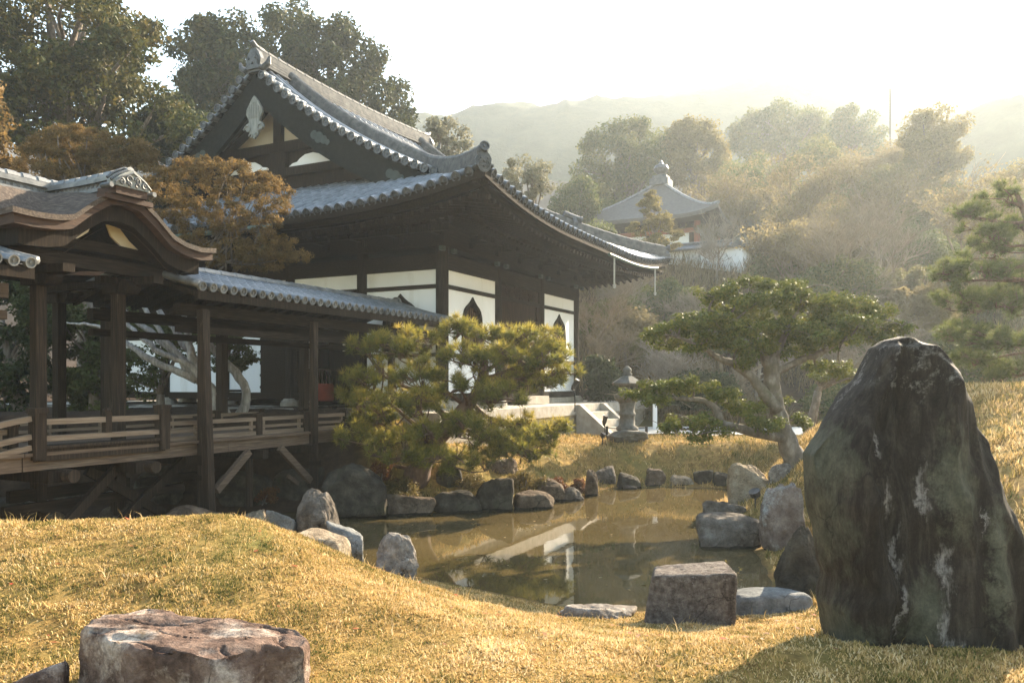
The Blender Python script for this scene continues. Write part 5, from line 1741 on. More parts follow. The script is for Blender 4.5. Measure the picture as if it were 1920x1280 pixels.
# white marker post and low rope rail by the terrace corner
p = at(1228, 822, 21.0)
zz = H1(p[0], p[1])
single('marker_post', 'slim white post standing at the end of the terrace', 'post', MB().box(p[0] - .05, p[0] + .05, p[1] - .05, p[1] + .05, zz - .1, zz + .72).box(p[0] - .065, p[0] + .065, p[1] - .065, p[1] + .065, zz + .721, zz + .76), M['plaster'], (p[0], p[1], zz))
rr = thing('rope_rail', 'low black rail with round posts beside the lantern', 'rail', (2.4, 19.0, .72))
for px in (1138, 1165, 1212):
    q_ = at(px, 815, 18.9); z = H1(q_[0], q_[1])
    part('rail_post', MB().tube([(q_[0], q_[1], z - .05), (q_[0], q_[1], z + .26)], .035, 8), M['black'], rr)
a_, b_ = at(1138, 800, 18.9), at(1212, 800, 18.9)
part('rail', MB().tube([a_ + np.array((0, 0, -.02)), (a_ + b_) / 2 + np.array((0, 0, -.05)), b_ + np.array((0, 0, -.02))], .012, 6), M['black'], rr)

# handrail before the white wall, and the red cloth by the side door
hr = thing('hand_rail', 'dark timber hand rail standing before the white wall', 'hand rail', (*at(440, 755, 16.6)[:2], 1.45))
x0_, x1_ = at(405, 755, 16.6), at(456, 755, 16.6)
for nm, za, zb_ in (('top_rail', 1.84, 1.89), ('lower_rail', 1.66, 1.71)):
    part(nm, MB().box(x0_[0] - .3, x1_[0] + .08, x0_[1] - .03, x0_[1] + .03, za, zb_), M['wood_dark_x'], hr)
for xx in (x0_[0] - .2, x1_[0]):
    part('post', MB().box(xx - .035, xx + .035, x0_[1] - .034, x0_[1] + .034, 1.42, 1.835), M['wood_dark'], hr)
    part('foot', MB().box(xx - .1, xx + .1, x0_[1] - .1, x0_[1] + .1, 1.40, 1.47), M['stone_wall'], hr)
c_ = HALL + BX * (-.25) + AX * 2.95
single('cloth_bundle', 'red cloth covered box inside the dark side door', 'box', MB().tube([(c_[0], c_[1], 1.62), (c_[0], c_[1], 1.66), (c_[0], c_[1], 1.98), (c_[0], c_[1], 2.02)], [.22, .25, .24, .20], 12), M['red_cloth'], (c_[0], c_[1], 1.62), smooth=True)

# ------------------------------------------------------------------ the mausoleum on the hillside
mc = np.array((10.7, 42.0))
mz = 7.4
mau = thing('mausoleum', 'small square hall with pyramid roof on the misty hillside', 'small temple', (mc[0], mc[1], mz), ROT)
S = 8.5; ez = 11.0; az_ = 13.9
def mp(u, v, z): return (u, v, z)
rm = MB()
nn = 24
for side in range(4):
    rows = []
    for t in np.linspace(0, .97, 14):
        h = ez + (az_ - ez) * (t ** 1.25)
        ins = S / 2 * t
        s = np.linspace(0, 1, nn)
        a = ins + (S - 2 * ins) * s
        c = np.minimum(a - ins, S - ins - a)
        up = .38 * np.maximum(0, 1 - c / 2.4) ** 2.2 * (1 - t) ** 2
        x, y = [(a, np.full(nn, ins)), (np.full(nn, S - ins), a), (S - a, np.full(nn, S - ins)), (np.full(nn, ins), S - a)][side]
        rows.append(np.stack([x, y, h + up], 1))
    rm.grid(np.array(rows))
    lowr = np.stack([rows[0], rows[0] - np.array((0, 0, .22))])
    rm.grid(lowr, flip=True)
M['shingle'] = surf('grey_shingle_roof', [(.3, (.055, .05, .045)), (.7, (.12, .11, .10))], 3, (2, 2, 8), .85, .4, 10)
mr = part('roof', rm, M['shingle'], mau)
part('soffit', MB().add([(.1, .1, ez - .1), (S - .1, .1, ez - .1), (S - .1, S - .1, ez - .1), (.1, S - .1, ez - .1)], [(3, 2, 1, 0)]), M['wood_dark'], mau)
hips = MB()
for cx, cy in ((0, 0), (S, 0), (0, S), (S, S)):
    hips.tube([(cx + (S / 2 - cx) * t, cy + (S / 2 - cy) * t, ez + .38 * (1 - t) ** 4 + (az_ - ez) * t ** 1.25 + .05) for t in np.linspace(0, .95, 12)], .10, 6)
part('hip_ridge', hips, M['tile_light'], mr)
fn = MB().box(S / 2 - .55, S / 2 + .55, S / 2 - .55, S / 2 + .55, az_ - .25, az_ + .12).box(S / 2 - .42, S / 2 + .42, S / 2 - .42, S / 2 + .42, az_ + .121, az_ + .32)
fn.tube([(S / 2, S / 2, az_ + .32), (S / 2, S / 2, az_ + .42), (S / 2, S / 2, az_ + .55), (S / 2, S / 2, az_ + .75), (S / 2, S / 2, az_ + .95), (S / 2, S / 2, az_ + 1.05), (S / 2, S / 2, az_ + 1.3)], [.35, .18, .36, .46, .36, .14, .02], 14)
part('finial', fn, M['tile_dark'], mr)
part('wall', MB().box(1.5, S - 1.5, 1.5, S - 1.5, mz - .5, ez - .15), M['interior'], mau)
M['vermilion'] = surf('faded_vermilion_paint', [(.3, (.26, .08, .045)), (.7, (.36, .13, .075))], 3, (3, 3, 1), .8)
for u, v in ((1.45, 1.45), (1.45, 3.95), (1.45, 6.45), (3.95, 1.45), (6.45, 1.45)):
    part('column', MB().tube([(u, v, mz - .5), (u, v, ez - .15)], .17, 10), M['vermilion'], mau)
for v in (1.9, 4.3):
    part('wall_panel', MB().box(1.44, 1.49, v, v + 1.55, mz + 1.9, mz + 2.9), M['plaster'], mau)
    part('wall_panel', MB().box(v, v + 1.55, 1.44, 1.49, mz + 1.9, mz + 2.9), M['plaster'], mau)
part('tie_beam', MB().box(1.38, S - 1.5, 1.38, 1.43, ez - .75, ez - .5).box(1.38, 1.43, 1.431, S - 1.5, ez - .75, ez - .5), M['vermilion'], mau)
wl = thing('tiled_wall', 'white plaster garden wall with tiled top below the mausoleum', 'wall', (10.5, 37.4, 6.4), ROT)
wm_ = MB().box(-.15, 5.0, -.15, .15, 6.0, 8.3).box(-.15, .15, .151, 4.4, 6.0, 8.3)
part('wall', wm_, M['plaster'], wl)
tw = MB()
for pts in ([(-.3, 0, 8.3), (5.1, 0, 8.3)], [(0, .3, 8.3), (0, 4.5, 8.3)]):
    tw.sweep(np.array([np.linspace(pts[0][i], pts[1][i], 3) for i in range(3)]).T, [(-.45, 0), (.45, 0), (.45, .06), (.05, .30), (-.05, .30), (-.45, .06)])
    tw.tube(np.array(pts) + np.array((0, 0, .33)), .09, 8)
part('wall_roof', tw, M['tile_dark'], wl)
gt = thing('gate_roof', 'low tiled roof half hidden right of the mausoleum', 'gate', (13.2, 46.5, 9.0), ROT)
g_ = MB()
g_.sweep([(0, 0, 11.0), (2.5, 0, 11.0), (5, 0, 11.0)], [(-1.3, 0), (1.3, 0), (1.3, .08), (.6, .35), (0, .9), (-.6, .35), (-1.3, .08)])
part('roof', g_, M['tile'], gt)
part('wall', MB().box(.4, 4.6, -.6, .6, 7.5, 11.0), M['plaster'], gt)
p = at(1669, 262, 62)
single('mast', 'thin tall pole rising above the misty trees', 'pole', MB().tube([(p[0], p[1], 10), (p[0], p[1], CZ + (HZ - 160) / F * 62)], [.07, .045], 8), M['black'], (p[0], p[1], 10))

# ------------------------------------------------------------------ trees and plants
def unit(v):
    return v / (np.linalg.norm(v, axis=-1, keepdims=True) + 1e-9)

def leaf_cloud(mb, cen, rad, per, leaf, rng, aspect=.55, flat=.8, shell=.5, tone_spread=.16, up=.35, tone0=.5, lump=.4):
    """leaves through a set of puffs: per leaves for each centre and radius"""
    cen = np.asarray(cen, float); rad = np.asarray(rad, float)
    n = len(cen)
    if np.isscalar(per): per = np.full(n, int(per))
    idx = np.repeat(np.arange(n), per)
    N = len(idx)
    d = unit(rng.normal(0, 1, (N, 3)))
    r = np.where(rng.random(N) < .65, shell + (1.05 - shell) * rng.random(N) ** .6, rng.random(N) ** .5)
    r = r * (1 + lump * vnoise(d * 2.1 + idx[:, None] * 3.7, 5))
    p = cen[idx] + d * (r * rad[idx])[:, None] * np.array((1, 1, flat))
    nrm = unit(d * .55 + rng.normal(0, .6, (N, 3)) + np.array((0, 0, up)))
    t = unit(np.cross(nrm, rng.normal(0, 1, (N, 3))))
    b = np.cross(nrm, t)
    L = leaf * (.6 + .8 * rng.random(N))[:, None]
    W = L * aspect
    V = np.stack([p - t * L * .5, p + b * W * .5 + nrm * W * .1, p + t * L * .5, p - b * W * .5 + nrm * W * .1], 1).reshape(-1, 3)
    pt = rng.normal(0, tone_spread * .6, n)
    tone = np.clip(tone0 + pt[idx] + rng.normal(0, tone_spread, N), 0, 1)
    mb.add(V, np.arange(N * 4).reshape(-1, 4), tq=tone)
    return mb

def in_poly(P, poly):
    x, y = P[:, 0], P[:, 1]
    ins = np.zeros(len(P), bool); d = np.full(len(P), 1e9)
    for i in range(len(poly)):
        a, b = np.array(poly[i], float), np.array(poly[(i + 1) % len(poly)], float)
        e = b - a
        t = np.clip(((x - a[0]) * e[0] + (y - a[1]) * e[1]) / (e @ e), 0, 1)
        d = np.minimum(d, np.hypot(x - a[0] - t * e[0], y - a[1] - t * e[1]))
        c = (a[1] > y) != (b[1] > y)
        ins ^= c & (x < a[0] + (y - a[1]) / (b[1] - a[1] + 1e-12) * e[0])
    return ins, d

def puffs_in(poly, n, rpx, Y, thick, rng):
    poly = np.array(poly, float)
    lo, hi = poly.min(0), poly.max(0)
    P = np.stack([rng.uniform(lo[0], hi[0], n * 8), rng.uniform(lo[1], hi[1], n * 8)], 1)
    ins, d = in_poly(P, poly)
    ok = ins & (d > rpx * .35)
    P, d = P[ok][:n], d[ok][:n]
    W = (hi[0] - lo[0]) / 2
    r = np.minimum(rpx * (.65 + .7 * rng.random(len(P))), d + rpx * .45)
    dep = rng.uniform(-1, 1, len(P)) * thick * (W / F * Y) * np.sqrt(np.clip(d / (.45 * W), .05, 1))
    cen = np.array([at(p[0], p[1], Y + q) for p, q in zip(P, dep)])
    return cen, r / F * Y

def limb(mb, a, b, r0, r1, rng, n=7, wob=.12, sag=.0, sides=6):
    a, b = np.asarray(a, float), np.asarray(b, float)
    t = np.linspace(0, 1, n)
    L = np.linalg.norm(b - a)
    p = a + (b - a) * t[:, None]
    w = np.sin(t * PI)[:, None]
    p = p + w * rng.normal(0, wob * L * .35, 3) + np.sin(t * 2 * PI)[:, None] * rng.normal(0, wob * L * .15, 3)
    p[:, 2] += sag * L * np.sin(t * PI)
    mb.tube(p, r0 + (r1 - r0) * t, sides)
    return p

def tree(name, label, px, Y, poly, n, rpx, per, leaf, mat, bark, tr, seed, thick=.7, group=None, aspect=.55, cat='tree', flat=.8, limbs=14, tone0=.5, fork=.45, shell=.5, base_z=None, spread=.16):
    rng = np.random.default_rng(seed)
    bx = (px - 960) / F * Y
    bz = H1(bx, Y) if base_z is None else base_z
    t = thing(name, label, cat, (bx, Y, bz), 0, group)
    cen, rad = puffs_in(poly, n, rpx, Y, thick, rng)
    crown = leaf_cloud(MB(), cen, rad, per, leaf, rng, aspect, flat, shell, tone0=tone0, tone_spread=spread)
    part('crown', crown, M[mat], t, tone=True)
    top = cen[:, 2].max(); lowz = cen[:, 2].min(); cx = cen.mean(0)
    tm = MB()
    fk = bz + max((lowz - bz) * .8, (top - bz) * fork * .5)
    base = np.array((bx, Y, bz - .3)); f0 = np.array((bx * .6 + cx[0] * .4, Y, fk)); tp = np.array((cx[0], cx[1], lowz + (top - lowz) * .72))
    limb(tm, base, f0, tr * 1.25, tr * .85, rng, wob=.04, sides=10)
    limb(tm, f0, tp, tr * .85, tr * .25, rng, wob=.08, sides=8)
    part('trunk', tm, M[bark], t, smooth=True)
    lm = MB()
    order = rng.permutation(len(cen))[:limbs]
    for i in order:
        s = rng.uniform(0, .8)
        a = f0 + (tp - f0) * s
        limb(lm, a, cen[i], tr * .38 * (1 - s * .5), tr * .08, rng, wob=.14, sides=5)
    part('limbs', lm, M[bark], t, smooth=True)
    return t

M['leaf_tall'] = leafm('olive_brown_evergreen_leaves', [(.024, .034, .011), (.052, .062, .018), (.105, .092, .026), (.18, .125, .038)], trans=.25)
M['leaf_wood'] = leafm('dark_conifer_leaves', [(.022, .032, .012), (.046, .058, .019), (.09, .086, .028), (.14, .115, .04)], trans=.22)
M['leaf_juniper'] = leafm('winter_brown_juniper_sprays', [(.055, .050, .018), (.125, .085, .030), (.21, .130, .045), (.30, .195, .08)], trans=.42)
M['leaf_dark'] = leafm('dark_green_leaves', [(.018, .024, .010), (.04, .052, .018), (.075, .085, .028)], trans=.3)  # plain dark green leaf colour
M['leaf_small'] = leafm('fresh_green_leaves', [(.05, .065, .022), (.085, .10, .032), (.13, .135, .05)], trans=.35)
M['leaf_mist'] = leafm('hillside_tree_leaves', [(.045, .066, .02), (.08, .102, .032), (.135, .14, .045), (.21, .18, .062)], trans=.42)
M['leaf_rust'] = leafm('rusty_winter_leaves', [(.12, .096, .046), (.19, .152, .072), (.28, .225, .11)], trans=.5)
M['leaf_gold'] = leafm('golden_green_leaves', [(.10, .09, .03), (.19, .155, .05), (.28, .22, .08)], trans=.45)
M['leaf_pale'] = leafm('pale_grey_green_leaves', [(.12, .12, .07), (.20, .19, .12), (.32, .29, .20)], trans=.35)
M['leaf_gloss'] = leafm('glossy_evergreen_leaves', [(.045, .062, .014), (.095, .112, .023), (.165, .165, .036), (.26, .22, .055)], trans=.3, gloss=.06, rough=.5)
M['needle_pine'] = leafm('yellow_green_pine_needles', [(.065, .078, .018), (.155, .155, .028), (.30, .25, .046), (.46, .34, .075)], trans=.5, gloss=.2, rough=.45)
M['needle_far'] = leafm('soft_green_pine_needles', [(.07, .09, .026), (.12, .14, .04), (.21, .205, .065)], trans=.45, gloss=.12)
M['leaf_red'] = leafm('red_brown_azalea_leaves', [(.07, .030, .014), (.15, .06, .026), (.22, .12, .04)], trans=.3)
M['leaf_azalea'] = leafm('bronze_azalea_leaves', [(.07, .065, .02), (.16, .12, .04), (.30, .20, .085)], trans=.35)

# --- tall trees left and behind the hall
G_BACK = 'tall trees behind the hall'
tree('evergreen_tree', 'tall open crowned evergreen at the top left corner with sky showing through', 175, 25, [(-140, -120), (250, -120), (262, 0), (290, 40), (326, 70), (322, 120), (300, 150), (345, 178), (385, 212), (382, 268), (345, 300), (300, 280), (250, 320), (120, 330), (60, 320), (20, 240), (-60, 300), (-140, 200)], 150, 34, 300, .17, 'leaf_tall', 'trunk', .38, 301, .8, G_BACK, limbs=40)
tree('evergreen_tree', 'yellowing leafy tree cut by the left picture edge behind the pavilion roof', -30, 19, [(-150, 130), (0, 140), (14, 170), (20, 260), (30, 300), (10, 330), (-150, 340)], 26, 26, 260, .13, 'leaf_juniper', 'trunk', .22, 302, .8, G_BACK)
tree('conifer_tree', 'dark dense conifer left of the hall gable peak', 415, 35, [(312, 120), (318, 62), (352, 22), (400, 34), (430, 26), (470, 40), (500, 80), (520, 150), (500, 260), (440, 340), (360, 340), (330, 270)], 80, 26, 300, .20, 'leaf_wood', 'trunk', .4, 303, .7, G_BACK, flat=1.0)
tree('conifer_tree', 'tallest dense conifer rising right behind the hall roof ridge', 620, 38, [(478, 60), (500, 20), (538, 0), (575, 14), (600, 42), (640, 32), (668, 62), (700, 72), (722, 108), (748, 140), (762, 170), (778, 186), (776, 232), (720, 300), (600, 300), (500, 200)], 110, 26, 300, .21, 'leaf_wood', 'trunk', .45, 304, .7, G_BACK, flat=1.15)
tree('evergreen_tree', 'small dark evergreen filling the gap between tall tree and hall gable', 320, 27, [(250, 190), (330, 170), (390, 215), (400, 290), (370, 330), (250, 330)], 36, 28, 280, .17, 'leaf_dark', 'trunk', .25, 305, .7, G_BACK)
tree('pale_tree', 'pale sparse tree behind the right end of the hall ridge', 842, 33, [(800, 260), (800, 225), (830, 218), (870, 228), (884, 255), (876, 290), (845, 300)], 24, 15, 130, .13, 'leaf_pale', 'trunk', .12, 306, .7, 'small trees behind the hall')
tree('pale_tree', 'pale sparse tree behind the near corner of the hall roof', 1000, 31, [(945, 330), (950, 300), (990, 292), (1030, 310), (1045, 340), (1020, 380), (970, 375)], 26, 15, 130, .12, 'leaf_pale', 'trunk', .12, 307, .7, 'small trees behind the hall')

# --- the old juniper: bleached trunk behind the bridge, brown sprays above
def juniper():
    Y = 14.2
    rng = np.random.default_rng(41)
    b = at(430, 800, Y)
    t = thing('juniper_tree', 'old juniper with bleached twisted trunk behind the bridge and brown sprays above', 'juniper', (b[0], b[1], 1.42))
    cr = MB()
    cen, rad = puffs_in([(262, 330), (330, 296), (425, 290), (500, 318), (552, 345), (552, 395), (525, 430), (560, 450), (590, 482), (560, 506), (480, 512), (395, 505), (330, 440), (275, 390)], 380, 11, Y, .55, rng)
    leaf_cloud(cr, cen, rad, 130, .055, rng, aspect=.28, flat=.7, shell=.2, up=.5)
    part('crown', cr, M['leaf_juniper'], t, tone=True)
    tm = MB()
    def L(pts, r, sides=10):
        p = np.array([at(a, b_, Y + c) for a, b_, c in pts])
        tt = np.linspace(0, 1, len(p)); q = np.linspace(0, 1, 26)
        # smooth by cubic-ish resampling
        P = np.stack([np.interp(q, tt, p[:, i]) for i in range(3)], 1)
        for _ in range(3):
            P[1:-1] = (P[:-2] + 2 * P[1:-1] + P[2:]) / 4
        P[1:-1] += rng.normal(0, .012, (24, 3))
        tm.tube(P, .66 * np.interp(q, np.linspace(0, 1, len(r)), r) * (1 + .10 * np.sin(q * 23 + len(pts))), sides)
    L([(440, 815, 0), (425, 780, 0), (400, 745, -.05), (372, 710, -.1), (340, 675, -.1), (305, 640, -.1), (262, 606, -.1), (225, 575, 0)], [.20, .17, .15, .12, .09, .07, .06])
    L([(420, 780, .05), (395, 735, .05), (375, 690, .1), (350, 650, .1), (330, 620, .1), (300, 585, .1), (285, 550, .1)], [.17, .14, .12, .10, .07, .05])
    L([(415, 770, -.1), (385, 715, -.15), (360, 670, -.15), (352, 630, -.1), (345, 590, -.1), (350, 540, 0)], [.15, .13, .10, .08, .06])
    L([(370, 712, -.1), (320, 690, -.2), (275, 672, -.2), (235, 640, -.2), (200, 615, -.2), (160, 606, -.1), (122, 604, 0)], [.12, .10, .085, .07, .05, .035, .02])
    L([(440, 800, .15), (470, 745, .2), (440, 690, .2), (395, 655, .2), (375, 615, .2), (370, 560, .2), (375, 520, .1)], [.16, .13, .11, .10, .09, .07, .05])
    L([(430, 790, 0), (408, 740, 0), (360, 690, -.2), (318, 650, -.2), (285, 600, -.2), (262, 560, -.1)], [.13, .11, .09, .075, .06, .05])
    L([(425, 785, -.1), (398, 725, -.2), (350, 680, -.25), (300, 660, -.3), (255, 625, -.3), (225, 585, -.2)], [.12, .10, .08, .07, .055, .04])
    bm2 = MB()
    for _ in range(26):
        i = rng.integers(len(cen)); a = at(rng.uniform(380, 440), rng.uniform(430, 520), Y)
        limb(bm2, a, cen[i], .02, .005, rng, wob=.2, sides=5)
    part('trunk', tm, M['trunk_silver'], t, smooth=True)
    part('limbs', bm2, M['trunk'], t, smooth=True)
juniper()
def juniper2():
    Y = 17.0
    rng = np.random.default_rng(43)
    bx = (170 - 960) / F * Y
    t = thing('juniper_tree', 'brown feathery juniper crown standing behind the pavilion ridge', 'juniper', (bx, Y, 1.42))
    cen, rad = puffs_in([(20, 340), (36, 268), (90, 238), (160, 230), (225, 255), (290, 262), (310, 320), (280, 370), (150, 380), (50, 360)], 360, 12, Y, .6, rng)
    part('crown', leaf_cloud(MB(), cen, rad, 150, .06, rng, aspect=.28, flat=.7, shell=.2, up=.5), M['leaf_juniper'], t, tone=True)
    tm = MB()
    limb(tm, (bx, Y, 1.2), (bx + .2, Y, 5.2), .18, .12, rng, wob=.06, sides=10)
    for _ in range(24):
        limb(tm, (bx + .15, Y, rng.uniform(3.5, 5.2)), cen[rng.integers(len(cen))], .05, .01, rng, wob=.2, sides=5)
    part('trunk', tm, M['trunk'], t, smooth=True)
juniper2()
# --- greenery seen through the bridge
G_UNDER = 'green trees seen through the bridge posts'
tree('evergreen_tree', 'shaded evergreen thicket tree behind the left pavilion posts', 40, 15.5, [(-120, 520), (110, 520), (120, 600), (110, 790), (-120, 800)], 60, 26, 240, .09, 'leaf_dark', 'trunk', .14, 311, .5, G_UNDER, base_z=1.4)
tree('evergreen_tree', 'shaded evergreen between the pavilion posts beside the bleached trunk', 180, 15.8, [(100, 560), (250, 560), (250, 700), (230, 780), (110, 790)], 50, 22, 240, .08, 'leaf_small', 'trunk', .12, 312, .5, G_UNDER, base_z=1.4)
tree('maple_tree', 'small layered green tree before the white wall right of the bridge post', 405, 15.2, [(385, 640), (400, 605), (440, 602), (462, 640), (486, 670), (480, 690), (440, 700), (398, 700)], 46, 12, 150, .055, 'leaf_small', 'trunk', .06, 313, .5, G_UNDER, base_z=1.42, flat=.5)
tree('evergreen_tree', 'green foliage between the bleached limbs of the old juniper', 300, 15.6, [(240, 600), (380, 590), (380, 640), (330, 700), (270, 760), (240, 720)], 30, 18, 160, .07, 'leaf_small', 'trunk', .08, 314, .5, G_UNDER, base_z=1.42)

# --- pines made of needle tufts on pads
def tufts(mb, cen, nrm, length, k, width, rng, tone):
    n = len(cen)
    idx = np.repeat(np.arange(n), k)
    d = unit(nrm[idx] * .75 + rng.normal(0, .62, (n * k, 3)))
    L = length * (.65 + .6 * rng.random(n * k))[:, None]
    s = unit(np.cross(d, rng.normal(0, 1, (n * k, 3)))) * width
    p = cen[idx] + d * .006
    q = p + d * L; q[:, 2] -= .12 * L[:, 0] * (1 - np.abs(d[:, 2]))
    V = np.stack([p - s, p + s, q], 1).reshape(-1, 3)
    tn = np.clip(tone[idx] + rng.normal(0, .13, n * k), 0, 1)
    mb.add(V, tris=np.arange(n * k * 3).reshape(-1, 3), tt=tn)

def pine(name, label, base, trunk, pads, Y, dens, length, k, width, mat, bark, tr, seed, group=None, twigs=True, grow_=1.15):
    rng = np.random.default_rng(seed)
    tp = np.array([at(a, b, Y + c) for a, b, c in trunk])
    bz = H1(tp[0][0], tp[0][1])
    t = thing(name, label, 'pine', (tp[0][0], tp[0][1], bz), 0, group)
    tp[0][2] = bz - .2
    q = np.linspace(0, 1, 30); tt = np.linspace(0, 1, len(tp))
    P = np.stack([np.interp(q, tt, tp[:, i]) for i in range(3)], 1)
    for _ in range(2): P[1:-1] = (P[:-2] + 2 * P[1:-1] + P[2:]) / 4
    tm = MB(); tm.tube(P, np.interp(q, [0, .15, 1], [tr * 1.35, tr, tr * .25]) * (1 + .08 * np.sin(q * 37)), 12)
    part('trunk', tm, M[bark], t, smooth=True)
    lm, ne = MB(), MB()
    for (px, py, rx, ry, dy) in pads:
        rx, ry = rx * grow_, ry * grow_
        c = at(px, py, Y + dy)
        a, b, h = rx / F * Y, rx / F * Y * .85, ry / F * Y
        j = np.argmin(np.linalg.norm(P - c - np.array((0, 0, -.35)), axis=1) + np.abs(q - .55) * .4)
        br = limb(lm, P[j], c - np.array((0, 0, h * .4)), tr * .26, tr * .08, rng, n=9, wob=.18, sides=6)
        n = max(6, int(dens * a * b))
        u = rng.normal(0, 1, (n, 3)); u = unit(u) * (rng.random(n) ** .45)[:, None]
        lum = 1 + .25 * vnoise(u * 2.5 + px, 4)
        cen = c + u * lum[:, None] * np.array((a, b, h))
        # sprays sit at twig ends: pull to a few sub-clusters
        m = max(3, n // 16)
        hub = cen[rng.permutation(n)[:m]]
        near = np.argmin(((cen[:, None] - hub[None]) ** 2).sum(-1), 1)
        cen = cen * .55 + hub[near] * .45 + rng.normal(0, .02, (n, 3))
        nrm = unit(u * np.array((.5, .5, .25)) + np.array((0, 0, .75)) + rng.normal(0, .15, (n, 3)))
        tone = np.clip(.42 + .35 * u[:, 2] + rng.normal(0, .12, n), 0, 1)  # sunlit pad tops and shaded undersides put into the needle tone by height
        tufts(ne, cen, nrm, length, k, width, rng, tone)
        if twigs:
            for hb in hub:
                s = br[rng.integers(5, 9)]
                w = limb(lm, s, hb - np.array((0, 0, .03)), tr * .10, tr * .035, rng, n=5, wob=.2, sides=4)
                for i in np.where(((cen - hb) ** 2).sum(1) < .09)[0][:7]:
                    lm.beam(w[-2], cen[i], tr * .03 + .003, tr * .03 + .003)
    part('limbs', lm, M[bark], t)
    part('needles', ne, M[mat], t, tone=True)
    return t

pads = [(748, 640, 80, 30, .1), (690, 655, 40, 24, -.1), (865, 612, 48, 26, .2), (945, 630, 70, 30, .3), (1020, 640, 50, 28, .2), (890, 668, 70, 28, -.3), (985, 668, 80, 28, .0), (690, 712, 62, 34, -.2),
        (792, 700, 60, 30, -.4), (860, 715, 50, 26, -.5), (1010, 706, 72, 30, .2), (1062, 694, 30, 26, .3), (930, 738, 62, 28, -.4), (712, 762, 70, 34, -.3), (660, 742, 34, 24, 0), (790, 760, 56, 30, -.6),
        (700, 822, 60, 32, -.3), (762, 838, 70, 34, -.6), (840, 858, 66, 32, -.7), (905, 812, 60, 30, -.5), (985, 808, 70, 32, -.2), (1046, 806, 40, 26, 0), (950, 842, 70, 30, -.4), (870, 792, 46, 26, -.8), (1010, 840, 40, 24, -.2), (800, 806, 40, 24, -.8)]
pine('pine_tree', 'spreading pruned pine leaning over the far pond bank before the hall', None, [(775, 900, 0), (792, 868, 0), (806, 838, 0), (832, 808, 0), (862, 776, .05), (892, 742, .1), (910, 700, .1), (905, 655, .1), (890, 620, .1)], pads, 13.2, 470, .125, 30, .0042, 'needle_pine', 'trunk_pine', .17, 51)
pads = [(1885, 368, 48, 20, 0), (1832, 398, 52, 24, -.3), (1905, 415, 60, 24, .2), (1862, 440, 60, 24, -.4), (1930, 460, 50, 24, 0), (1792, 500, 50, 18, -.3), (1856, 508, 62, 22, -.5), (1925, 515, 56, 24, .2), (1800, 556, 58, 20, -.3), (1868, 566, 66, 22, -.6), (1935, 580, 50, 24, 0),
        (1812, 622, 60, 22, -.2), (1880, 636, 66, 24, -.5), (1826, 676, 56, 20, -.2), (1900, 692, 60, 22, -.4), (1770, 520, 30, 14, -.1), (1845, 475, 46, 18, .4), (1900, 545, 50, 18, .5), (1950, 640, 50, 24, 0)]
pine('pine_tree', 'misty layered pine at the right picture edge above the grass mound', None, [(1990, 800, 0), (1985, 700, 0), (1965, 600, 0), (1950, 500, 0), (1930, 420, 0), (1905, 360, 0)], pads, 16.5, 260, .15, 28, .0055, 'needle_far', 'trunk_pine', .16, 53, grow_=1.15)

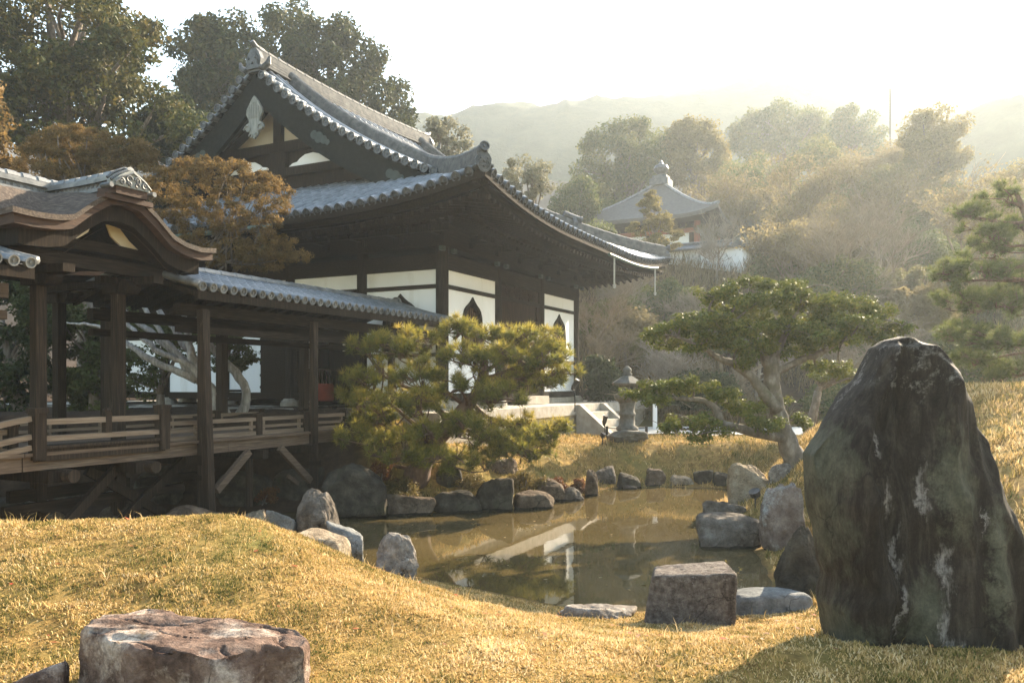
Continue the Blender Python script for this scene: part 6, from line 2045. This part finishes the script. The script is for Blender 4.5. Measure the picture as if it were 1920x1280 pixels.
# --- the glossy broadleaf tree leaning over the pond
def broadleaf():
    Y = 12.4
    rng = np.random.default_rng(61)
    b = at(1494, 872, Y)
    bz = H1(b[0], b[1])
    t = thing('broadleaf_tree', 'glossy broadleaf evergreen with pale leaning trunk on the right bank', 'tree', (b[0], b[1], bz))
    pads = [(1402, 533, 60, 14, .2), (1470, 540, 60, 16, .3), (1345, 556, 62, 22, 0), (1425, 566, 80, 22, -.2), (1510, 570, 70, 20, .1), (1585, 566, 62, 18, .3), (1640, 586, 52, 26, .2), (1690, 612, 22, 20, .2),
            (1225, 628, 36, 16, 0), (1275, 612, 56, 22, -.1), (1335, 622, 66, 26, -.2), (1410, 614, 60, 22, -.3), (1480, 618, 66, 24, -.1), (1556, 616, 66, 24, 0), (1625, 630, 60, 24, .2), (1310, 648, 46, 16, -.1), (1385, 652, 60, 20, -.3), (1465, 656, 60, 20, .1), (1540, 648, 46, 18, .2), (1400, 680, 34, 14, -.2),
            (1190, 738, 28, 12, -.2), (1240, 728, 50, 18, -.2), (1300, 726, 56, 20, -.3), (1352, 742, 40, 18, -.2), (1225, 752, 36, 14, -.3), (1262, 800, 30, 16, -.3), (1300, 790, 50, 18, -.4), (1345, 800, 40, 16, -.3), (1304, 818, 24, 14, -.4), (1395, 766, 46, 20, -.2), (1430, 790, 44, 20, -.3), (1452, 752, 30, 18, .3), (1500, 790, 30, 16, .3), (1580, 690, 50, 12, .5), (1530, 688, 34, 12, .4),
            (1370, 590, 60, 18, .5), (1440, 592, 70, 18, .5), (1520, 594, 70, 18, .4), (1590, 594, 50, 16, .5), (1300, 596, 40, 16, .4), (1250, 645, 40, 14, .4), (1340, 600, 46, 14, -.5), (1460, 636, 60, 16, .6), (1560, 634, 60, 16, -.4), (1610, 606, 46, 18, -.3), (1500, 545, 50, 16, -.2), (1660, 620, 40, 18, .5)]
    cr = MB(); C_ = []
    for px, py, rx, ry, dy in pads:
        a, h = rx / F * Y, ry / F * Y
        m = max(4, int(rx * ry / 75))
        u = unit(rng.normal(0, 1, (m, 3))) * (rng.random(m) ** .4)[:, None]
        cen = at(px, py, Y + dy) + u * np.array((a * .85, a * .7, h * .8))
        C_.append(at(px, py, Y + dy))
        leaf_cloud(cr, cen, np.full(m, .115), 110, .052, rng, aspect=.5, flat=.7, shell=.3, up=.6, tone0=.45)
    part('crown', cr, M['leaf_gloss'], t, tone=True)
    tm = MB()
    def L(pts, r, sides=10):
        p = np.array([at(a, b_, Y + c) for a, b_, c in pts])
        q = np.linspace(0, 1, 24); tt = np.linspace(0, 1, len(p))
        P = np.stack([np.interp(q, tt, p[:, i]) for i in range(3)], 1)
        for _ in range(2): P[1:-1] = (P[:-2] + 2 * P[1:-1] + P[2:]) / 4
        P[1:-1] += rng.normal(0, .008, (22, 3))
        tm.tube(P, np.interp(q, np.linspace(0, 1, len(r)), r), sides)
        return P
    lims = [L([(1502, 892, 0), (1490, 862, 0), (1474, 825, 0), (1462, 790, 0), (1452, 745, 0), (1446, 700, 0), (1446, 676, 0)], [.23, .175, .15, .13, .12, .12, .10], 14),
            L([(1446, 690, 0), (1425, 655, .05), (1400, 625, .1), (1370, 600, .1), (1330, 580, .1)], [.10, .06, .045, .03, .015]),
            L([(1446, 685, 0), (1462, 650, .1), (1480, 610, .15), (1500, 575, .2)], [.09, .055, .04, .015]),
            L([(1450, 700, 0), (1490, 680, .05), (1540, 662, .1), (1590, 630, .2), (1640, 600, .25)], [.07, .05, .045, .03, .012]),
            L([(1458, 770, -.05), (1432, 735, -.1), (1410, 705, -.1), (1378, 682, -.1), (1348, 672, -.1), (1300, 640, -.1), (1240, 625, 0)], [.10, .085, .07, .06, .045, .03, .012]),
            L([(1472, 822, -.05), (1430, 815, -.15), (1385, 802, -.2), (1350, 795, -.25), (1345, 765, -.25), (1318, 748, -.25), (1270, 748, -.25), (1215, 745, -.2)], [.09, .075, .07, .06, .055, .04, .025, .01]),
            L([(1350, 795, -.25), (1320, 800, -.3), (1280, 805, -.35)], [.04, .025, .01])]
    allp = np.concatenate(lims)
    for c in C_:
        j = np.argmin(np.linalg.norm(allp - c, axis=1))
        limb(tm, allp[j], c, .022, .006, rng, wob=.2, sides=5)
        for _ in range(3):
            limb(tm, c, c + rng.normal(0, .16, 3) * np.array((1.5, 1, .6)), .009, .003, rng, wob=.2, sides=4)
    part('trunk', tm, M['trunk_mossy'], t, smooth=True)
broadleaf()
tree('small_tree', 'slim pale trunked little tree behind the glossy broadleaf', 1508, 18.5, [(1520, 690), (1560, 676), (1620, 690), (1610, 715), (1560, 722), (1515, 712)], 22, 12, 120, .07, 'leaf_gloss', 'trunk_mossy', .10, 66, .6, flat=.5)

# --- shrubs
def shrub(name, label, px, py, Y, rpx, hpx, n, per, leaf, mat, seed, group='low shrubs on the far bank', stems=6, cat='shrub'):
    rng = np.random.default_rng(seed)
    c = at(px, py, Y)
    bz = H1(c[0], c[1])
    t = thing(name, label, cat, (c[0], c[1], bz), 0, group)
    a, h = rpx / F * Y, hpx / F * Y
    u = unit(rng.normal(0, 1, (n, 3))) * (rng.random(n) ** .4)[:, None]
    u[:, 2] = np.abs(u[:, 2]) * 1.2 - .25
    cz = bz + h * .3
    cen = np.array((c[0], c[1], cz)) + u * np.array((a, a * .8, h))
    part('foliage', leaf_cloud(MB(), cen, np.full(n, a * .28), per, leaf, rng, flat=.8, shell=.2), M[mat], t, tone=True)
    sm = MB()
    for i in range(stems):
        limb(sm, (c[0] + rng.normal(0, .04), c[1] + rng.normal(0, .04), bz - .05), cen[i], .014, .004, rng, wob=.1, sides=5)
    part('stem', sm, M['trunk'], t)
shrub('azalea', 'bronze clipped azalea above the squared mossy block', 757, 890, 12.75, 46, 34, 40, 130, .035, 'leaf_azalea', 71)
shrub('azalea', 'dark azalea between big dark boulder and bronze azalea', 712, 880, 12.9, 34, 40, 26, 120, .04, 'leaf_red', 72)
shrub('azalea', 'low bronze azalea above the sloping dark rock', 838, 902, 12.9, 34, 20, 26, 120, .033, 'leaf_azalea', 73)
shrub('azalea', 'bronze ground hugging shrub left of the upright dark block', 876, 880, 13.4, 40, 16, 26, 110, .033, 'leaf_azalea', 74)
shrub('azalea', 'reddish brown twiggy bush at the bend of the far bank', 1042, 876, 14.6, 32, 20, 26, 120, .04, 'leaf_red', 75)
shrub('azalea', 'second reddish twiggy bush left of the pale topped rock', 1084, 872, 15.0, 24, 22, 20, 120, .04, 'leaf_red', 76)
shrub('azalea', 'dry grass coloured shrub on the bank above the long flat block', 985, 882, 14.0, 40, 22, 26, 110, .04, 'leaf_azalea', 77)
shrub('small_bush', 'little many stemmed bush on the lawn beneath the broadleaf limb', 1390, 818, 15.6, 32, 18, 18, 70, .06, 'leaf_gloss', 78, stems=9)
shrub('azalea', 'dry bush in the shade under the pine at the bridge end', 690, 855, 13.6, 44, 22, 26, 110, .035, 'leaf_azalea', 79)
shrub('azalea', 'reddish dry bush in the gloom under the bridge', 500, 900, 12.9, 30, 24, 20, 100, .035, 'leaf_red', 80)
def sprig():
    rng = np.random.default_rng(88)
    b = at(1366, 1125, 7.2)
    z = H1(b[0], b[1])
    t = thing('sprig', 'thin golden leaved sprig beside the speckled granite block', 'plant', (b[0], b[1], z))
    sm, lf = MB(), MB()
    for (px, py) in ((1360, 1052), (1368, 1070), (1388, 1066), (1380, 1090), (1352, 1085)):
        p = limb(sm, (b[0], b[1], z - .03), at(px, py, 7.2), .004, .002, rng, n=9, wob=.08, sides=5)
        leaf_cloud(lf, p[2:], np.full(7, .02), 5, .022, rng, shell=.2)
    part('stem', sm, M['trunk'], t); part('foliage', lf, M['leaf_gold'], t, tone=True)
sprig()

# --- bare winter trees on the slope
def bare(name, label, px, Y, h, spread, seed, bark='twig', group='bare trees on the misty slope', levels=4, base_r=None, leafm_=None, dens=1.0, lean=0.0):
    rng = np.random.default_rng(seed)
    x = (px - 960) / F * Y
    z = H1(x, Y)
    t = thing(name, label, 'bare tree', (x, Y, z), 0, group)
    tk, tw = MB(), MB()
    segs = []
    base_r = base_r or h * .016
    tips = []
    def rec(p, d, L, r, lv):
        n = 5
        pts = [p]
        for i in range(n - 1):
            d = unit(d + rng.normal(0, .13, 3) + np.array((0, 0, .05)))
            p = p + d * L / (n - 1)
            pts.append(p)
        if lv < 2:
            tk.tube(pts, np.linspace(r, r * .55, n), 6 if lv == 0 else 4, cap=False)
        else:
            segs.append((pts[0], pts[2], r)); segs.append((pts[2], pts[4], r * .7))
        if lv == levels:
            tips.append(pts[-1]); return
        m = int(round((5, 5, 5, 4)[min(lv, 3)] * dens + rng.integers(0, 2)))
        for i in range(m):
            s = rng.uniform(.35, 1.0)
            k = min(n - 2, int(s * (n - 1)))
            q = pts[k] + (pts[k + 1] - pts[k]) * (s * (n - 1) - k)
            az = rng.uniform(0, 2 * PI)
            sp = spread * rng.uniform(.7, 1.2)
            nd = unit(d + sp * np.array((math.cos(az), math.sin(az), rng.uniform(-.2, .35))))
            rec(q, nd, L * rng.uniform(.5, .75), r * .5, lv + 1)
    rec(np.array((x, Y, z - .2)), unit(np.array((lean, 0, 1.0))), h * .42, base_r, 0)
    S = np.array([(a, b) for a, b, _ in segs]); R = np.array([max(r, .006) for _, _, r in segs])
    d = unit(S[:, 1] - S[:, 0]); s = unit(np.cross(d, np.array((.2, -1.0, .1)))) * R[:, None]
    V = np.stack([S[:, 0] - s, S[:, 0] + s, S[:, 1] + s * .5, S[:, 1] - s * .5], 1).reshape(-1, 3)
    tw.add(V, np.arange(len(V)).reshape(-1, 4))
    part('trunk', tk, M[bark], t, smooth=True)
    part('twig_crown', tw, M[bark], t)
    if leafm_:
        part('foliage', leaf_cloud(MB(), np.array(tips), np.full(len(tips), .22), 5, .12, rng), M[leafm_], t, tone=True)
bl = [('big twiggy bare tree right below the mausoleum wall', 1300, 29, 3.6, 1.0, 'twig', None), ('bare tree with fine reddish twigs left of the mausoleum wall', 1170, 30, 3.8, 1.0, 'twig', None),
      ('bare reddish tree rising before the mist right of the mausoleum', 1490, 33, 5.6, 1.0, 'twig', 'leaf_rust'), ('bare tree above the crown of the glossy broadleaf', 1545, 31, 6.2, 1.0, 'twig', None),
      ('bare tree in bright mist left of the right hand pine', 1660, 33, 7.2, 1.0, 'twig', None), ('low bare thicket tree between stone lantern and glossy broadleaf', 1250, 25, 3.6, 1.2, 'twig_grey', None),
      ('bare tree behind the far corner of the hall', 1125, 27, 4.6, 1.0, 'twig', None), ('bare tree standing behind the slim little tree', 1420, 26, 4.0, 1.1, 'twig_grey', None),
      ('bare tree behind the giant stone crest', 1700, 26, 4.4, 1.1, 'twig', None), ('rusty leaved tree high on the slope right of the gate roof', 1500, 42, 7.0, .9, 'twig', 'leaf_rust'),
      ('rusty leaved tree on the slope below the tall pole', 1630, 42, 7.0, .9, 'twig', 'leaf_rust'), ('bare tree crossing the white mausoleum wall', 1345, 35.5, 3.6, .7, 'twig_grey', None),
      ('rust tinted bare tree at far right behind the layered pine', 1790, 34, 7.5, 1.0, 'twig', 'leaf_rust'), ('bare shrubby tree on the slope above the lantern', 1190, 33, 3.4, 1.0, 'twig', None),
      ('bare tree in the mist above the mausoleum gate', 1410, 46, 7.5, .9, 'twig', 'leaf_rust'), ('bare tree in pale mist at the right slope top', 1730, 45, 8.0, .9, 'twig', 'leaf_rust'),
      ('bare thicket tree low behind the lawn path', 1340, 24.5, 3.2, 1.2, 'twig', None), ('bare thicket tree low behind the slim trunk', 1600, 25, 3.8, 1.2, 'twig', None)]
for i, (lb, px, Y, h, sp, bk, lf) in enumerate(bl):
    bare('bare_tree', lb, px, Y, h, sp, 500 + i, bk, leafm_=lf, dens=1.15)
bare('bare_tree', 'gnarled bare topped tree standing against the sky beside the tall pole', 1715, 57, 15.5, .7, 540, 'twig', dens=.8, levels=3)

# --- evergreen masses of the slope and the misty hillside
G_MIST = 'rounded trees on the misty hillside'
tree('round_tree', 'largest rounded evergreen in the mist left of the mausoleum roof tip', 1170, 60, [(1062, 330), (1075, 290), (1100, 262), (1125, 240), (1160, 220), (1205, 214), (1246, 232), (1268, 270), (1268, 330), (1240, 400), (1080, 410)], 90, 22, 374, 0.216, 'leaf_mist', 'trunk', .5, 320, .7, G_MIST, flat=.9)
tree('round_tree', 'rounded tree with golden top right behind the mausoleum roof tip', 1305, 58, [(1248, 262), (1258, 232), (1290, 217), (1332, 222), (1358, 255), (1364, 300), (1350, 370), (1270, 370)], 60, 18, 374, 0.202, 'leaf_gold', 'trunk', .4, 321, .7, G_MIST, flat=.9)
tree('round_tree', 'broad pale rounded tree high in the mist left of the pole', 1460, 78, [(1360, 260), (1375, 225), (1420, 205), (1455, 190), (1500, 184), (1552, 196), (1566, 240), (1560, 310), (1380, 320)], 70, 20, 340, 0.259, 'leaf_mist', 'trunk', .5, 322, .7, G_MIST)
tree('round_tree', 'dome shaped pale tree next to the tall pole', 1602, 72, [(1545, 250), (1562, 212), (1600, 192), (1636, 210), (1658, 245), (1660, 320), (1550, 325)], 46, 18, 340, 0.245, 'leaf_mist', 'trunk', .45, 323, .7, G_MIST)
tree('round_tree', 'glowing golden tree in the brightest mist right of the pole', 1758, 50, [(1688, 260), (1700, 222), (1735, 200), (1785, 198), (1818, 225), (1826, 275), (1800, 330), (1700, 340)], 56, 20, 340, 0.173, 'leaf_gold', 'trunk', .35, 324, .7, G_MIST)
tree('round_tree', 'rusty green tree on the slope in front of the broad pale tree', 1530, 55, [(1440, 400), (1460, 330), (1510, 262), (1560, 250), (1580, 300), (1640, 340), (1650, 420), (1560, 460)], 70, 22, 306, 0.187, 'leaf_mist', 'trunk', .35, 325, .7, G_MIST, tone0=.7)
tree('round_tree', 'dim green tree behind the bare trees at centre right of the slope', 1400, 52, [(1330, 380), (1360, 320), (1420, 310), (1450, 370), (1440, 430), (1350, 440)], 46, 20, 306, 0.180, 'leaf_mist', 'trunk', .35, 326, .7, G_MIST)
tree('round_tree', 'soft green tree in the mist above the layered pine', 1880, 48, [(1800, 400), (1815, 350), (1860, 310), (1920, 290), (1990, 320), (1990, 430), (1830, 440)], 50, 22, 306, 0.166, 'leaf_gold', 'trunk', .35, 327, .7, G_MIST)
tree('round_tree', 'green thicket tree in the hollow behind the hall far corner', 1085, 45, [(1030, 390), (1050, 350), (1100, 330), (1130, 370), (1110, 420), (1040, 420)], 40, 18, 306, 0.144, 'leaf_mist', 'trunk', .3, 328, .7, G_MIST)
tree('young_conifer', 'young golden conifer before the mausoleum roof', 1222, 35, [(1216, 330), (1228, 350), (1236, 372), (1252, 390), (1262, 410), (1290, 432), (1285, 455), (1240, 480), (1190, 470), (1170, 440), (1190, 410), (1196, 385), (1206, 360)], 70, 11, 221, 0.086, 'leaf_gold', 'trunk', .12, 329, .7, None, flat=.45)
G_SL = 'evergreen bushes at the foot of the slope'
for i, (lb, px, Y, poly, mt) in enumerate([
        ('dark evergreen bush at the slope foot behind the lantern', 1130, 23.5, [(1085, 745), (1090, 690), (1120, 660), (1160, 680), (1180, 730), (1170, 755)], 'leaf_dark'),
        ('greenish bush on the slope under the hall far corner', 1240, 32, [(1180, 575), (1200, 540), (1260, 522), (1310, 535), (1320, 570), (1250, 600)], 'leaf_mist'),
        ('dim bush behind the slim little tree trunk', 1560, 24, [(1500, 770), (1520, 730), (1580, 715), (1640, 740), (1650, 780), (1560, 800)], 'leaf_mist'),
        ('dusky green bush in the mist above the broadleaf crown', 1560, 30, [(1480, 540), (1520, 500), (1580, 480), (1640, 500), (1660, 550), (1560, 570)], 'leaf_mist'),
        ('brownish bush on the slope behind the lantern top', 1180, 28, [(1100, 640), (1120, 590), (1190, 570), (1230, 600), (1220, 650), (1140, 670)], 'leaf_rust'),
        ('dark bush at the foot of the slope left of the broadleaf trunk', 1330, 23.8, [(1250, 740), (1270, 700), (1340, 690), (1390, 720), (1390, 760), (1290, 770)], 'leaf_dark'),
        ('misty bush low behind the layered pine', 1800, 26, [(1720, 700), (1740, 640), (1800, 610), (1870, 640), (1880, 720), (1780, 740)], 'leaf_mist')]):
    tree('evergreen_bush', lb, px, Y, poly, 36, 20, 170, .12, mt, 'trunk', .06, 340 + i, .6, G_SL, cat='bush')

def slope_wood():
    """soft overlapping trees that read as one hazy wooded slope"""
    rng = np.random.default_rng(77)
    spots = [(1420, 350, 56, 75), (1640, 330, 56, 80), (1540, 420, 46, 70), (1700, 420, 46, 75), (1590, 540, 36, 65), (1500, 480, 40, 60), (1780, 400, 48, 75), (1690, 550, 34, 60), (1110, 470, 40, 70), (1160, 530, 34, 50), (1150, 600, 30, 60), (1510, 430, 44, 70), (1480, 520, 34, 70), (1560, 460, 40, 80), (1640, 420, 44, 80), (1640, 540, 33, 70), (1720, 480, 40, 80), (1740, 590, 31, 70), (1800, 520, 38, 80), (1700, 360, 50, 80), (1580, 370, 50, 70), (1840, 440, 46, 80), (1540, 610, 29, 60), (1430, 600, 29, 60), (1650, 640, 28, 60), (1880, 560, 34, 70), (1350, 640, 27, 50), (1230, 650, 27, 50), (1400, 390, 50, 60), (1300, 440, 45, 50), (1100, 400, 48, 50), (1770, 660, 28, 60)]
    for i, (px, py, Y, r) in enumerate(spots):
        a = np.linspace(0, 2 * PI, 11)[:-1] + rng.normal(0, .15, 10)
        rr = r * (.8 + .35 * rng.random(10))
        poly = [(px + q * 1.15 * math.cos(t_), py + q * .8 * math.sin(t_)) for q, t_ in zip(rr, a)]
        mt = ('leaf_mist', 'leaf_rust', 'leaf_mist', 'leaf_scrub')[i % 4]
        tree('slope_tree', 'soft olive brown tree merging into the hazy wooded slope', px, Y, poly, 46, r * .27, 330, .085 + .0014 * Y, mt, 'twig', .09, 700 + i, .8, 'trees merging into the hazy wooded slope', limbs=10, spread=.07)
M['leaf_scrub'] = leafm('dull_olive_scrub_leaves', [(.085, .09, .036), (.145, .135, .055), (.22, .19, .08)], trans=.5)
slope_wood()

# ------------------------------------------------------------------ haze
hz = MB().box(-190, 210, -14, 240, -2.2, 92)
m_haze = bpy.data.materials.new('pale_morning_haze')
m_haze.use_nodes = True
nt = m_haze.node_tree
for n_ in list(nt.nodes):
    nt.nodes.remove(n_)
o_ = nt.nodes.new('ShaderNodeOutputMaterial')
v_ = nt.nodes.new('ShaderNodeVolumePrincipled')
v_.inputs['Color'].default_value = (.85, .945, 1.0, 1)
v_.inputs['Density'].default_value = HAZE_DENSITY
v_.inputs['Anisotropy'].default_value = HAZE_G
nt.links.new(v_.outputs[0], o_.inputs['Volume'])
haze = hz.build('haze', m_haze)
tag(haze, 'pale sunlit morning haze filling the valley', 'haze', None, 'stuff')
